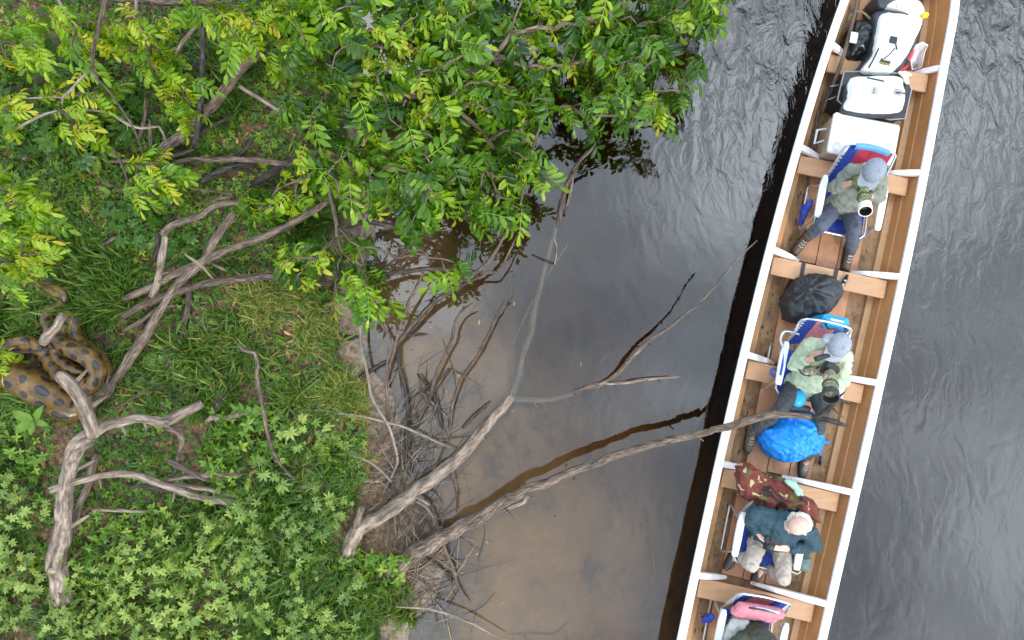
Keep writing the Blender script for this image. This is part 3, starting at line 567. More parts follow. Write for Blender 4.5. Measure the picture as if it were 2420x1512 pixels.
# --- the tangle of small twigs washed up on the mud
rt = random.Random(5)
def tangle(k, cx, cy, sx, sy, ang, spread, lmin, lmax, lab, grp, zlo, zhi, dark=.12, rpx=(1.5, 3.6)):
    for _ in range(k):
        x = rt.gauss(cx, sx); y = rt.gauss(cy, sy); a = R(rt.gauss(ang, spread)); l = rt.uniform(lmin, lmax)
        dx, dy = math.cos(a) * l / 2, -math.sin(a) * l / 2; bx, by = rt.gauss(0, l * .07), rt.gauss(0, l * .07)
        r = rt.uniform(*rpx)
        pts = [(x - dx, y - dy, r), (x + bx, y + by, r * rt.uniform(.8, 1.1)), (x + dx, y + dy, r * .6)]
        zz = []
        base = rt.uniform(zlo, zhi); tilt = rt.uniform(-.06, .06)
        for (ax_, ay_, _r), t in zip(pts, (-1, 0, 1)):
            g = G(*N1(ax_, ay_)); zz.append(max(g.z, -.12) + .012 + base + tilt * t)
        branch(N1, pts, lab, 'washed_up_twig', 'twig', BARK_SUNK if 'sunken' in lab and rt.random() < .7 else rt.choice([BARK_DARK, BARK_BROWN]) if rt.random() < dark else rt.choice([BARK_GREY, BARK_TWIG, BARK_TWIG, BARK_BROWN]), group=grp, on_ground=False, zs=zz, n=6)
tangle(96, 1120, 720, 115, 170, 75, 40, 120, 420, 'thin dead twig in the heap washed up between the two big fallen branches', 'twigs heaped between the big branches', 0, .08)
tangle(62, 1190, 1080, 105, 150, 60, 40, 120, 380, 'thin dead twig in the heap under the arching bough', 'twigs heaped under the arching bough', 0, .08)
tangle(84, 1090, 180, 130, 170, 62, 35, 140, 460, 'thin dead twig in the heap above the big forked branch', 'twigs heaped above the forked branch', 0, .1)
tangle(58, 1230, -150, 150, 160, 68, 25, 200, 560, 'thin dead twig standing in the shallows above the heap', 'twigs standing in the shallows', -.02, .12, rpx=(2, 3.8))
tangle(36, 1400, 900, 130, 330, 40, 50, 150, 520, 'thin sunken twig lying on the sandy river bed', 'sunken twigs on the river bed', 0, .02, dark=.25, rpx=(2, 3.8))
tangle(16, 900, 500, 90, 200, 40, 50, 100, 300, 'thin dead twig on the mud beside the palmate bush', 'twigs on the mud by the bush', 0, .05)
# ================================================================== leaves
def leaflet(L, Wd, fold=.25, droop=.25, obov=False):
    """one folded pointed leaflet along +x: 8 triangles"""
    xs = [0, .36, .78, 1.0] if obov else [0, .32, .70, 1.0]; ws = [0, .40, .46, 0] if obov else [0, .5, .42, 0]
    v = []
    for x, w in zip(xs, ws):
        z = -droop * L * x * x
        v.append((x * L, 0, z))
    for x, w in zip(xs[1:3], ws[1:3]):
        z = -droop * L * x * x + fold * w * Wd
        v.append((x * L, w * Wd, z)); v.append((x * L, -w * Wd, z))
    # 0..3 midrib, 4/5 at .32, 6/7 at .70
    f = [(0, 1, 4), (0, 5, 1), (1, 2, 6), (1, 6, 4), (1, 5, 7), (1, 7, 2), (2, 3, 6), (2, 7, 3)]
    return np.array(v, float), np.array(f)
def rotz(a): c, s = math.cos(a), math.sin(a); return np.array([[c, -s, 0], [s, c, 0], [0, 0, 1.]])
def roty(a): c, s = math.cos(a), math.sin(a); return np.array([[c, 0, s], [0, 1, 0], [-s, 0, c]])
def rotx(a): c, s = math.cos(a), math.sin(a); return np.array([[1, 0, 0], [0, c, -s], [0, s, c]])
def stack(parts):
    V, F, Tn = [], [], []; b = 0
    for v, f, t in parts:
        V.append(v); F.append(f + b); Tn.append(np.full(len(v), t)); b += len(v)
    return np.vstack(V), np.vstack(F), np.concatenate(Tn)
def strip(p0, p1, w):
    p0, p1 = np.array(p0, float), np.array(p1, float); d = p1 - p0; n = np.array([-d[1], d[0], 0]); n = n / (np.linalg.norm(n) + 1e-9) * w
    return np.array([p0 + n, p0 - n, p1 - n * .5, p1 + n * .5, ]), np.array([(0, 1, 2), (0, 2, 3)])
def pinnate(r, pairs=4, L=.24, lf=.105, wd=.046, tint=.45, droop=.35, vary=.12):
    parts = []; rach = []
    for i in range(pairs + 1):
        t = (i + .6) / (pairs + .6); rach.append(np.array([t * L, 0, -droop * L * t * t]))
    prev = np.array([0, 0, 0.])
    for p in rach: v, f = strip(prev, p, .0035); parts.append((v, f, min(1, tint + .28))); prev = p
    for i, p in enumerate(rach):
        s = .75 + .35 * math.sin(math.pi * (i + .7) / (pairs + 1.2))
        if i < pairs:
            for sd in (-1, 1):
                v, f = leaflet(lf * s * r.uniform(.9, 1.1), wd * s * r.uniform(.9, 1.12), fold=r.uniform(.2, .95), droop=r.uniform(.15, .55), obov=True)
                v = v @ rotx(r.uniform(-.35, .35) + sd * .25).T @ roty(r.uniform(0, .5)).T @ rotz(sd * R(r.uniform(48, 66))).T + p
                parts.append((v, f, np.clip(tint + r.uniform(-vary, vary), 0, 1)))
        else:
            v, f = leaflet(lf * 1.05, wd * 1.05, fold=.3, droop=.4, obov=True); parts.append((v @ roty(.3).T + p, f, np.clip(tint + r.uniform(-vary, vary) + .06, 0, 1)))
    return stack(parts)
def palmate(r, k=5, L=.10, wd=.034, tint=.5, cone=.25, spread=235, vary=.08):
    parts = []
    for i in range(k):
        a = R(-spread / 2 + spread * i / (k - 1)); s = 1 - .35 * abs(i - (k - 1) / 2) / ((k - 1) / 2)
        v, f = leaflet(L * s * r.uniform(.9, 1.1), wd * (.75 + .25 * s), fold=r.uniform(.2, .55), droop=r.uniform(.05, .35))
        parts.append((v @ roty(-cone + r.uniform(-.12, .12)).T @ rotz(a).T, f, np.clip(tint + r.uniform(-vary, vary), 0, 1)))
    v, f = strip((-.06, 0, -.05), (0, 0, 0), .002); parts.append((v, f, min(1, tint + .2)))
    return stack(parts)
def whorl(r, k=4, L=.05, wd=.022, tint=.5, cone=.35, vary=.1):
    parts = []
    for i in range(k):
        v, f = leaflet(L * r.uniform(.7, 1.15), wd * r.uniform(.8, 1.15), fold=.3, droop=r.uniform(.1, .4))
        parts.append((v @ roty(-cone + r.uniform(-.2, .2)).T @ rotz(2 * math.pi * i / k + r.uniform(-.4, .4)).T, f, np.clip(tint + r.uniform(-vary, vary), 0, 1)))
    return stack(parts)
def simple_leaf(r, L=.1, wd=.045, tint=.5):
    v, f = leaflet(L, wd, fold=.3, droop=.35); return v @ roty(-.3).T, f, np.full(len(v), tint)
def tuft(r, k=8, L=.22, w=.006, tint=.5, lean=.9, vary=.15):
    parts = []
    for i in range(k):
        a = r.uniform(0, 2 * math.pi); l = L * r.uniform(.5, 1.1); ln = r.uniform(.25, 1) * lean; ww = w * r.uniform(.7, 1.3); v = []
        for t, wt in ((0, .8), (.4, 1), (.75, .7), (1, .05)):
            x = l * math.sin(ln) * t ** 1.2; z = l * (math.cos(ln) * t - .35 * ln * t * t)
            v += [(x, ww * wt, z), (x, -ww * wt, z)]
        f = []
        for j in range(3): b = 2 * j; f += [(b, b + 1, b + 3), (b, b + 3, b + 2)]
        o = np.array([r.uniform(-.02, .02), r.uniform(-.02, .02), 0])
        parts.append((np.array(v) @ rotz(a).T + o, np.array(f), np.clip(tint + r.uniform(-vary, vary), 0, 1)))
    return stack(parts)
rl = random.Random(21)
PROTO = {}
def protos(key, fn, n): PROTO[key] = [fn(i) for i in range(n)]
protos('tree', lambda i: pinnate(rl, pairs=rl.choice([3, 4, 4, 5]), L=rl.uniform(.17, .23), lf=rl.uniform(.10, .13), wd=rl.uniform(.040, .052), tint=[.10, .30, .40, .52, .22, .62][i % 6], vary=.15), 12)
protos('tree_new', lambda i: pinnate(rl, pairs=4, L=.15, lf=.085, wd=.036, tint=[.76, .82, .86, .72][i % 4]), 4)
protos('shrub', lambda i: pinnate(rl, pairs=5, L=.22, lf=.10, wd=.040, tint=[.45, .55, .62, .7][i % 4]), 8)
protos('shrub_new', lambda i: pinnate(rl, pairs=4, L=.17, lf=.10, wd=.036, tint=[.80, .85, .74, .88][i % 4]), 4)
protos('palmate', lambda i: palmate(rl, k=rl.choice([5, 5, 7]), L=rl.uniform(.075, .105), wd=.030, tint=[.25, .4, .5, .35, .6, .45][i % 6], vary=.14), 9)
protos('palmate_pale', lambda i: palmate(rl, k=rl.choice([5, 7, 7]), L=rl.uniform(.07, .10), wd=.028, tint=[.55, .68, .78, .62][i % 4], vary=.14), 6)
protos('palmate_bright', lambda i: palmate(rl, k=5, L=rl.uniform(.06, .09), wd=.030, tint=[.8, .88, .74][i % 3], vary=.12), 4)
protos('feather', lambda i: pinnate(rl, pairs=8, L=rl.uniform(.12, .17), lf=.034, wd=.014, tint=[.35, .5, .65, .8][i % 4], droop=.2), 6)
protos('lobed', lambda i: palmate(rl, k=7, L=rl.uniform(.105, .135), wd=.050, tint=[.25, .4, .5, .35][i % 4], cone=.15, spread=280), 6)
protos('whorl', lambda i: whorl(rl, k=rl.choice([4, 5, 6]), L=.075, wd=.030, tint=[.5, .62, .74, .85][i % 4]), 6)
protos('simple', lambda i: simple_leaf(rl, tint=[.35, .5, .65][i % 3]), 3)
protos('cover', lambda i: whorl(rl, k=rl.choice([3, 4, 5]), L=rl.uniform(.022, .036), wd=rl.uniform(.012, .02), tint=[.25, .4, .5, .6, .72, .85][i % 6]), 12)
protos('grass', lambda i: tuft(rl, k=7, L=rl.uniform(.16, .26), tint=[.35, .5, .6, .75][i % 4]), 8)
protos('broadgrass', lambda i: tuft(rl, k=9, L=rl.uniform(.26, .36), w=.008, tint=[.3, .45, .55][i % 3], lean=1.15), 6)
protos('drygrass', lambda i: tuft(rl, k=9, L=rl.uniform(.16, .26), w=.0035, tint=[.7, .82, .92][i % 3], lean=1.2), 6)
protos('litter', lambda i: simple_leaf(rl, L=rl.uniform(.06, .11), wd=.035, tint=[.2, .45, .7, .9][i % 4]), 4)
MESHES = {}
LMAT = {'tree': LEAF_TREE, 'tree_new': LEAF_TREE, 'shrub': LEAF_TREE, 'shrub_new': LEAF_TREE, 'palmate': LEAF_PALM, 'palmate_pale': LEAF_PALM, 'palmate_bright': LEAF_PALM, 'lobed': LEAF_HERB, 'whorl': LEAF_HERB, 'feather': LEAF_COVER, 'simple': LEAF_HERB}
for k, mt in LMAT.items():
    MESHES[k] = []
    for v, f, t in PROTO[k]:
        me = fast_mesh(v, f, k + '_leaf', t); me.materials.append(mt); MESHES[k].append(me)
def leaf_matrix(p, yaw, pitch, roll, s):
    return Matrix.Translation(p) @ Matrix.Rotation(yaw, 4, 'Z') @ Matrix.Rotation(-pitch, 4, 'Y') @ Matrix.Rotation(roll, 4, 'X') @ Matrix.Scale(s, 4)
def leaf_obj(kind, idx, M, parent, name='leaf'):
    o = bpy.data.objects.new(name, MESHES[kind][idx]); C.objects.link(o); o.parent = parent
    o.matrix_basis = Matrix.Translation(-parent_world(parent)) @ M
    return o
def merged(items, name, mat, parent=None, shift=None):
    """items: (proto kind, index, matrix, tint shift) -> one mesh"""
    V, F, Tn = [], [], []; b = 0
    for kind, i, M, dt in items:
        v, f, t = PROTO[kind][i]; A = np.array(M)
        V.append(v @ A[:3, :3].T + A[:3, 3]); F.append(f + b); Tn.append(np.clip(t + dt, 0, 1)); b += len(v)
    me = fast_mesh(np.vstack(V), np.vstack(F), name, np.concatenate(Tn))
    return link(name, me, mat, parent)

# ------------------------------------------------------------------ a woody plant grown from a list of sprig tips
def grow(root, base, tips, r0, mat, rtip=.004, rnd=None, limb='limb', nlimb=6):
    """join every tip to the nearest node already in the tree that is closer to the base; joined into a few limbs"""
    rnd = rnd or random; nodes = [(Vector(base), None, 0)]
    order = sorted(tips, key=lambda t: (Vector(t) - Vector(base)).length)
    paths = []
    for t in order:
        t = Vector(t); best, bd = 0, 1e9
        for i, (n, pr, dd) in enumerate(nodes):
            d = (t - n).length + .35 * dd
            if d < bd: bd = d; best = i
        a = nodes[best][0]; dist = (t - a).length; n = max(2, int(dist / .12)); chain = [a.copy()]
        idx = best
        for j in range(1, n + 1):
            s = j / n; q = a.lerp(t, s) + Vector((rnd.gauss(0, .018), rnd.gauss(0, .018), .05 * math.sin(math.pi * s) + rnd.gauss(0, .01)))
            if j == n: q = t.copy()
            nodes.append((q, idx, nodes[idx][2] + (q - nodes[idx][0]).length)); idx = len(nodes) - 1; chain.append(q)
        paths.append(chain)
    # load per node -> radius
    load = [0] * len(nodes)
    for i in range(len(nodes) - 1, 0, -1):
        load[i] += 1; load[nodes[i][1]] += load[i]
    mx = load[0] or 1; pos = {tuple(round(c, 5) for c in nodes[i][0]): load[i] for i in range(len(nodes))}
    def rad(q): return rtip + (r0 - rtip) * (pos.get(tuple(round(c, 5) for c in q), 1) / mx) ** .55
    big = sorted(range(len(paths)), key=lambda k: -rad(paths[k][1]))
    rest = MB(); vv, ff, uu = [], [], []
    for rank, k in enumerate(big):
        ch = paths[k]; pts = [(q.x, q.y, q.z, min(rad(q), rad(ch[1]))) for q in ch]
        v, f, uv = wood_mesh(pts, n=6 if rank >= nlimb else 9, step=.06, knob=.1)
        if rank < nlimb: link('trunk' if rank == 0 else limb, mesh(v, f, uv), mat, root, smooth=True)
        else:
            b = len(vv); vv += v; ff += [tuple(i + b for i in q) for q in f]; uu += uv
    if vv: link('twigs', mesh(vv, ff, uu), mat, root, smooth=True)['kind'] = 'stuff'

def sprig(tip, outdir, kind, newkind, r, n, items, zdroop=.15, pnew=.2, s=1.0, spread=1.2):
    """a rosette of compound leaves round a twig tip"""
    for i in range(n):
        yaw = outdir + r.gauss(0, spread); back = r.uniform(0, .16)
        p = Vector(tip) - Vector((math.cos(outdir), math.sin(outdir), 0)) * back + Vector((r.gauss(0, .03), r.gauss(0, .03), r.uniform(-.10, .05)))
        k = newkind if r.random() < pnew else kind
        items.append((k, r.randrange(len(PROTO[k])), leaf_matrix(p, yaw, r.uniform(-1.0, .25), r.gauss(0, .5), s * r.uniform(.65, 1.2)), r.uniform(-.08, .08)))

# ------------------------------------------------------------------ the tree overhanging the river
rt2 = random.Random(77)
def inside(poly, x, y):
    c = False; n = len(poly); j = n - 1
    for i in range(n):
        xi, yi = poly[i]; xj, yj = poly[j]
        if (yi > y) != (yj > y) and x < (xj - xi) * (y - yi) / (yj - yi) + xi: c = not c
        j = i
    return c
CROWN = [(600, -60), (1740, -60), (1665, 60), (1600, 70), (1590, 130), (1640, 150), (1690, 110), (1700, 150), (1620, 190), (1635, 240), (1620, 300), (1580, 290), (1545, 240), (1500, 280), (1420, 330), (1370, 300), (1335, 250), (1300, 300), (1240, 330), (1320, 390), (1300, 420), (1220, 430), (1240, 510), (1180, 500), (1110, 490), (1050, 505), (1000, 500), (960, 545), (880, 540), (860, 470), (800, 480), (760, 420), (700, 360), (660, 330), (700, 250), (640, 180), (625, 90)]
GAPS = [[(1120, 70), (1200, 60), (1190, 190), (1130, 170)], [(1280, 215), (1420, 150), (1400, 190), (1330, 260)], [(780, 225), (850, 230), (830, 330), (790, 330)], [(930, 200), (985, 190), (990, 250), (930, 260)], [(1190, 250), (1235, 270), (1210, 330), (1170, 320)], [(1340, 100), (1300, 130), (1290, 150)]]
EXTRA = [(690, 610), (660, 640), (720, 640), (750, 610), (700, 665), (640, 470), (590, 480), (620, 500), (670, 440), (700, 480), (655, 510), (570, 500), (1040, 600), (1075, 620), (1060, 650), (1030, 560), (850, 585), (890, 590), (860, 630), (920, 560), (800, 640), (810, 600), (790, 700), (820, 690), (850, 700), (880, 700), (905, 725), (840, 735), (800, 735), (870, 670), (1110, 520), (1190, 520), (720, 420), (760, 400), (740, 440)]
tips = []; tries = 0
while len(tips) < 178 and tries < 20000:
    tries += 1
    x, y = rt2.uniform(600, 1720), rt2.uniform(-55, 550)
    if not inside(CROWN, x, y) or any(inside(g, x, y) for g in GAPS): continue
    if rt2.random() > np.interp(x, [620, 760, 900, 1010], [.12, .3, .6, 1.0]): continue
    if any((x - a) ** 2 + (y - b_) ** 2 < 37 ** 2 for a, b_, _ in tips): continue
    e = min(1, max(0, (1500 - x) / 700)); z = .50 + .75 * e + rt2.uniform(-.18, .35)
    tips.append((x, y, z))
nmain = len(tips)
tips += [(x, y, rt2.uniform(.5, .85)) for x, y in EXTRA if rt2.random() < .8]
tree_base = G(800, 290)
tree = empty('overhanging_tree', tree_base, 'leafy green tree overhanging the river from the top of the bank', 'tree')
tw = [W(x, y, z) for x, y, z in tips]
grow(tree, tree_base, tw, .065, BARK_GREY, rnd=rt2, nlimb=10)
items = []
for ti, ((x, y, z), p) in enumerate(zip(tips, tw)):
    d = p - tree_base; od = math.atan2(d.y, d.x)
    od = od * .3 + R(-78) * .7 if abs(od - R(-75)) < 3 else od     # sprays hang towards the open water
    yel = (x < 760 and y > 380) or (830 < x < 1010 and 40 < y < 200)
    sprig(p, od + rt2.gauss(0, .35), 'tree', 'tree_new', rt2, rt2.choice([5, 6, 7, 8]) if ti < nmain else 4, items, pnew=.45 if yel else .13, spread=.85)
items.sort(key=lambda it: -it[2].translation.z)
for k, i, M, dt in items[:300]: leaf_obj(k, i, M, tree)
fol = merged(items[300:], 'foliage', LEAF_TREE, tree); fol['kind'] = 'stuff'

# ------------------------------------------------------------------ yellow-green feathery shrubs on the upper left
def shrub(label, base_px, pts, zlo, zhi, r0=.02, n=4, s=.9, pnew=.4, seed=0, name='feathery_shrub', kinds=('shrub', 'shrub_new')):
    r = random.Random(seed); base = G(*base_px); root = empty(name, base, label, 'shrub', None)
    tt = [W(x, y, base.z + r.uniform(zlo, zhi)) for x, y in pts]
    grow(root, base, tt, r0, BARK_BROWN, rtip=.003, rnd=r, nlimb=2)
    its = []
    for p in tt:
        d = p - base; sprig(p, math.atan2(d.y, d.x) + r.gauss(0, .4), kinds[0], kinds[1], r, n, its, pnew=pnew, s=s)
    for k, i, M, dt in its[:300]: leaf_obj(k, i, M, root)
    return root
shrub('yellow-tipped feathery shrub in the top left corner', (60, 60), [(15, 95), (50, 110), (10, 130), (60, 130), (80, 50), (40, 40), (120, 30), (90, 100)], .5, .9, seed=1, pnew=.35)
shrub('feathery shrub around the mossy vine near the top left', (220, 60), [(180, 80), (200, 95), (215, 75), (250, 100), (185, 135), (200, 150), (270, 90), (230, 45), (150, 60), (260, 50), (300, 70)], .5, .85, seed=2, pnew=.5)
shrub('yellow flushed feathery shrub left of the dark upright stem', (350, 130), [(335, 110), (350, 130), (360, 165), (385, 180), (330, 60), (310, 120), (400, 125), (355, 90), (370, 40), (410, 60)], .5, .8, seed=3, pnew=.45)
shrub('feathery shrub at the foot of the dark upright stem', (430, 230), [(420, 215), (440, 235), (455, 250), (410, 235), (425, 270), (400, 205), (445, 205)], .45, .7, seed=4, pnew=.5)
shrub('feathery shrub under the arched tan vine', (150, 280), [(150, 275), (175, 290), (185, 305), (165, 310), (140, 255), (210, 215), (240, 205), (240, 240), (130, 215)], .4, .65, seed=5, pnew=.4)
shrub('bright feathery sprig below the rough log', (340, 420), [(325, 405), (345, 390), (390, 395), (365, 460), (350, 440), (405, 430), (330, 470), (380, 420), (415, 410)], .4, .65, seed=6, pnew=.4)
shrub('large bright feathery shrub on the left edge', (-20, 480), [(0, 440), (30, 460), (15, 490), (50, 490), (70, 480), (20, 520), (60, 520), (0, 550), (90, 510)], .5, .9, seed=7, pnew=.55, n=5)
shrub('yellowing feathery shrub above the snake head', (20, 600), [(10, 570), (50, 560), (80, 585), (105, 600), (40, 620), (10, 640), (20, 680), (0, 610), (60, 605)], .4, .7, seed=8, pnew=.5, n=5)
shrub('small yellow feathery sprig at the left edge below the snake', (-30, 860), [(0, 850), (10, 862)], .35, .5, seed=9, pnew=.9)
shrub('feathery shrub hanging along the top edge', (470, 20), [(470, 25), (500, 10), (540, 30), (555, 90), (540, 60), (570, 100), (590, 40), (440, 10), (600, 90), (575, 10), (520, 50), (620, 60)], .7, 1.0, seed=10, pnew=.3, n=5)
shrub('yellow feathery sprig at the left edge near the top', (-10, 260), [(5, 260), (20, 275), (35, 250), (0, 290)], .5, .7, seed=12, pnew=.7)
shrub('green feathery shrub left of the tree crown', (610, 130), [(610, 110), (640, 130), (660, 90), (625, 60), (660, 150), (650, 30)], .6, .9, seed=13, pnew=.2)

# ------------------------------------------------------------------ herbs and bushes on the bank
LANDMARKS = [((60, 1250), 'left of the thick weathered trunk'), ((60, 1420), 'in the bottom left corner'), ((300, 1470), 'by the dark bent stick at the bottom'), ((300, 1330), 'right of the trunk foot'), ((480, 1250), 'below the straight pale branch'), ((560, 1190), 'at the end of the long pale bent branch'), ((650, 1080), 'below the thin hooked stem'), ((780, 1060), 'at the bush edge near the twig heap'), ((720, 1150), 'over the half buried pale log'), ((560, 1450), 'in the middle of the bush at the bottom edge'), ((760, 1450), 'at the bottom edge near the mud'), ((840, 1320), 'at the foot of the arching bough'), ((640, 1320), 'in the heart of the big bush'), ((60, 200), 'near the left edge above the arched vine'), ((200, 170), 'under the mossy vine'), ((280, 300), 'left of the rough log'), ((90, 330), 'beside the half buried grey log'), ((120, 470), 'in the open patch on the far left'), ((350, 540), 'left of the upright forked stem'), ((440, 580), 'right of the upright forked stem'), ((370, 430), 'below the rough log'), ((580, 690), 'below the crossing logs'), ((730, 760), 'at the grass edge by the sand'), ((440, 880), 'right of the snake'), ((660, 900), 'beside the thin hooked stem'), ((550, 1030), 'beside the bleached twisted stick'), ((60, 1020), 'below the thick snake body'), ((280, 1240), 'right of the weathered trunk')]
KINDS = {'palmate': 'green palmate-leaved plant', 'lobed': 'dark lobed-leaved herb', 'feather': 'fine feathery-leaved herb', 'whorl': 'bright low leafy clump'}
def herb(kind, px, label, group, r, nleaf, rad, h, name, s=1.0):
    lm = min(LANDMARKS, key=lambda q: (q[0][0] - px[0]) ** 2 + (q[0][1] - px[1]) ** 2)[1]
    label = KINDS[kind] + ' ' + lm; group = KINDS[kind] + 's ' + lm
    base = G(*px); root = empty(name, base, label, 'plant', group)
    st = MB(); k0 = kind
    mix = float(vnoise(base.x * 1.4, base.y * 1.4, 21)) if kind == 'palmate' else 0
    for i in range(nleaf):
        if k0 == 'palmate': mm = r.random() * .5 + mix * 1.0; kind = 'palmate' if mm < .62 else ('palmate_pale' if mm < 1.05 else 'palmate_bright')
        a = r.uniform(0, 2 * math.pi); q = math.sqrt(r.random()) * rad
        hh = h * (1 - .45 * (q / rad) ** 2) * r.uniform(.4, 1.12)
        p = base + Vector((math.cos(a) * q, math.sin(a) * q, hh))
        leaf_obj(kind, r.randrange(len(MESHES[kind])), leaf_matrix(p, a + r.gauss(0, .9), r.uniform(-.85, .4), r.gauss(0, .45), s * r.uniform(.55, 1.25)), root)
        if i % 3 == 0: st.tube([base, base.lerp(p, .55) + Vector((0, 0, .03)), p - Vector((0, 0, .01))], [.004, .003, .0015], 4)
    st.build('stems', STEM, root)['kind'] = 'stuff'
    return root
STEM = plain('green_stem', (.13, .17, .06), .6, .25)
rh = random.Random(31)
def fill(poly, n, mind, fn):
    pts = []; xs = [p[0] for p in poly]; ys = [p[1] for p in poly]; t = 0
    while len(pts) < n and t < 8000:
        t += 1; x, y = rh.uniform(min(xs), max(xs)), rh.uniform(min(ys), max(ys))
        if inside(poly, x, y) and vnoise(x / 60., y / 60., 5) > .34 and all((x - a) ** 2 + (y - b_) ** 2 > mind ** 2 for a, b_ in pts): pts.append((x, y)); fn(x, y)
PAL1 = [(-60, 1130), (60, 1110), (115, 1170), (110, 1300), (105, 1430), (170, 1450), (330, 1420), (430, 1440), (500, 1560), (-60, 1560)]
PAL2 = [(420, 1170), (560, 1190), (600, 1150), (640, 1060), (700, 1000), (770, 1020), (835, 1120), (850, 1180), (760, 1240), (790, 1290), (860, 1330), (930, 1400), (890, 1560), (480, 1560), (330, 1420), (180, 1430), (190, 1350), (330, 1290), (420, 1240)]
fill(PAL1, 40, 37, lambda x, y: herb('palmate', (x, y), 'pale palmate-leaved plant in the patch left of and below the weathered trunk', 'palmate plants by the weathered trunk', rh, rh.randint(11, 18), rh.uniform(.12, .2), rh.uniform(.2, .46), 'palmate_plant', rh.uniform(.55, .88)))
fill(PAL2, 56, 40, lambda x, y: herb('palmate', (x, y), 'green palmate-leaved plant in the dense bush spreading to the fallen branches', 'palmate plants of the bush by the fallen branches', rh, rh.randint(12, 19), rh.uniform(.12, .2), rh.uniform(.18, .52), 'palmate_plant', rh.uniform(.55, .9)))
fill([(-40, 120), (160, 150), (330, 230), (320, 360), (180, 380), (60, 330), (-40, 280)], 46, 30, lambda x, y: herb('lobed', (x, y), 'dark lobed-leaved herb among the upper left shrubs', 'lobed herbs among the upper left shrubs', rh, rh.randint(6, 9), .15, .28, 'lobed_herb', .9))
fill([(270, 500), (400, 490), (410, 560), (300, 585)], 6, 34, lambda x, y: herb('lobed', (x, y), 'lobed-leaved herb left of the upright forked stem', 'lobed herbs by the forked stem', rh, 7, .13, .18, 'lobed_herb', .75))
fill([(390, 550), (480, 550), (470, 610), (400, 600)], 4, 30, lambda x, y: herb('lobed', (x, y), 'bright lobed herb between the forked stem and the crossing logs', 'herbs between the forked stem and the logs', rh, 5, .12, .14, 'lobed_herb', .7))
fill([(500, 1020), (610, 960), (680, 990), (640, 1080), (600, 1150), (520, 1120)], 18, 28, lambda x, y: herb('whorl', (x, y), 'bright green seedling clump beside the bleached twisted stick', 'seedling clumps by the bleached stick', rh, rh.randint(7, 10), .12, .2, 'seedling_clump', 1.0))
fill([(240, 1200), (380, 1170), (400, 1250), (300, 1330), (200, 1330), (190, 1240)], 14, 30, lambda x, y: herb('whorl', (x, y), 'low bright herb clump right of the weathered trunk', 'herb clumps right of the weathered trunk', rh, rh.randint(6, 9), .11, .14, 'herb_clump', .8))
fill([(-20, 950), (100, 960), (130, 1030), (110, 1110), (-20, 1120)], 14, 30, lambda x, y: herb('whorl', (x, y), 'low green herb clump below the thick snake body', 'herb clumps below the snake', rh, rh.randint(6, 9), .11, .14, 'herb_clump', .8))
fill([(820, 1290), (960, 1330), (900, 1400), (800, 1340)], 8, 30, lambda x, y: herb('whorl', (x, y), 'bright leafy clump at the foot of the arching bough', 'leafy clumps at the foot of the bough', rh, 8, .11, .2, 'leafy_clump', 1.0))
fill(PAL2, 34, 44, lambda x, y: herb('feather', (x, y), 'fine feathery-leaved herb growing through the palmate bush', 'feathery herbs in the palmate bush', rh, rh.randint(10, 16), .12, rh.uniform(.15, .42), 'feathery_herb', 1.0))
fill([(280, 560), (560, 560), (780, 680), (800, 980), (560, 1010), (300, 940)], 44, 46, lambda x, y: herb('feather', (x, y), 'fine feathery-leaved herb in the grass between the logs and the palmate bush', 'feathery herbs in the grass', rh, rh.randint(7, 12), .1, .1, 'feathery_herb', .9))
fill([(-20, 330), (320, 360), (420, 470), (300, 600), (-20, 560)], 30, 44, lambda x, y: herb('feather', (x, y), 'fine feathery-leaved herb left of the rough log', 'feathery herbs left of the rough log', rh, rh.randint(8, 13), .11, .13, 'feathery_herb', 1.0))
# the single big-leaved seedling beside the trunk
base = G(150, 985); sd = empty('broad_leaf_seedling', base, 'seedling with big broad bright leaves beside the trunk top', 'plant')
for yaw, pit, s, dx in ((155, -.15, 2.1, 0), (215, -.2, 2.0, 0), (250, -.3, 1.5, .02), (340, -.2, 1.3, .02), (60, -.1, 1.6, .02), (100, .4, .9, 0), (300, .3, 1.0, 0)):
    leaf_obj('simple', 2, leaf_matrix(base + Vector((dx, 0, .42)), R(yaw), pit + .2, 0, s * .95), sd)
MB().tube([base, base + Vector((0, 0, .42))], .006, 5).build('stem', STEM, sd)

# --- stuff: ground cover, grass, fallen leaves
def scatter(n, poly, fn):
    xs = [p[0] for p in poly]; ys = [p[1] for p in poly]; k = 0; t = 0
    while k < n and t < n * 12:
        t += 1; x, y = rh.uniform(min(xs), max(xs)), rh.uniform(min(ys), max(ys))
        if inside(poly, x, y): k += fn(x, y)
BANK = [(-420, -300), (800, -300), (835, 0), (800, 250), (830, 420), (780, 560), (770, 760), (790, 900), (860, 1000), (870, 1100), (850, 1200), (900, 1330), (960, 1440), (900, 1700), (-420, 1700)]
its = []
def cov(x, y):
    p = G(x, y)
    if vnoise(p.x * 2.6, p.y * 2.6, 8) + .5 * vnoise(p.x * 7, p.y * 7, 9) < rh.uniform(.32, .95) - (.22 if y < 620 else -.12): return 0
    if SNAKEPIT(x, y): return 0
    if inside([(470, 660), (800, 640), (860, 1000), (560, 960)], x, y) and rh.random() < .75: return 0
    dt = (float(vnoise(p.x * 1.1, p.y * 1.1, 12)) - .5) * .45
    its.append(('cover', rh.randrange(12), leaf_matrix(p + Vector((0, 0, rh.uniform(.0, .06))), rh.uniform(0, 6.3), 0, rh.gauss(0, .25), rh.uniform(.8, 1.7)), dt + rh.uniform(-.08, .08))); return 1
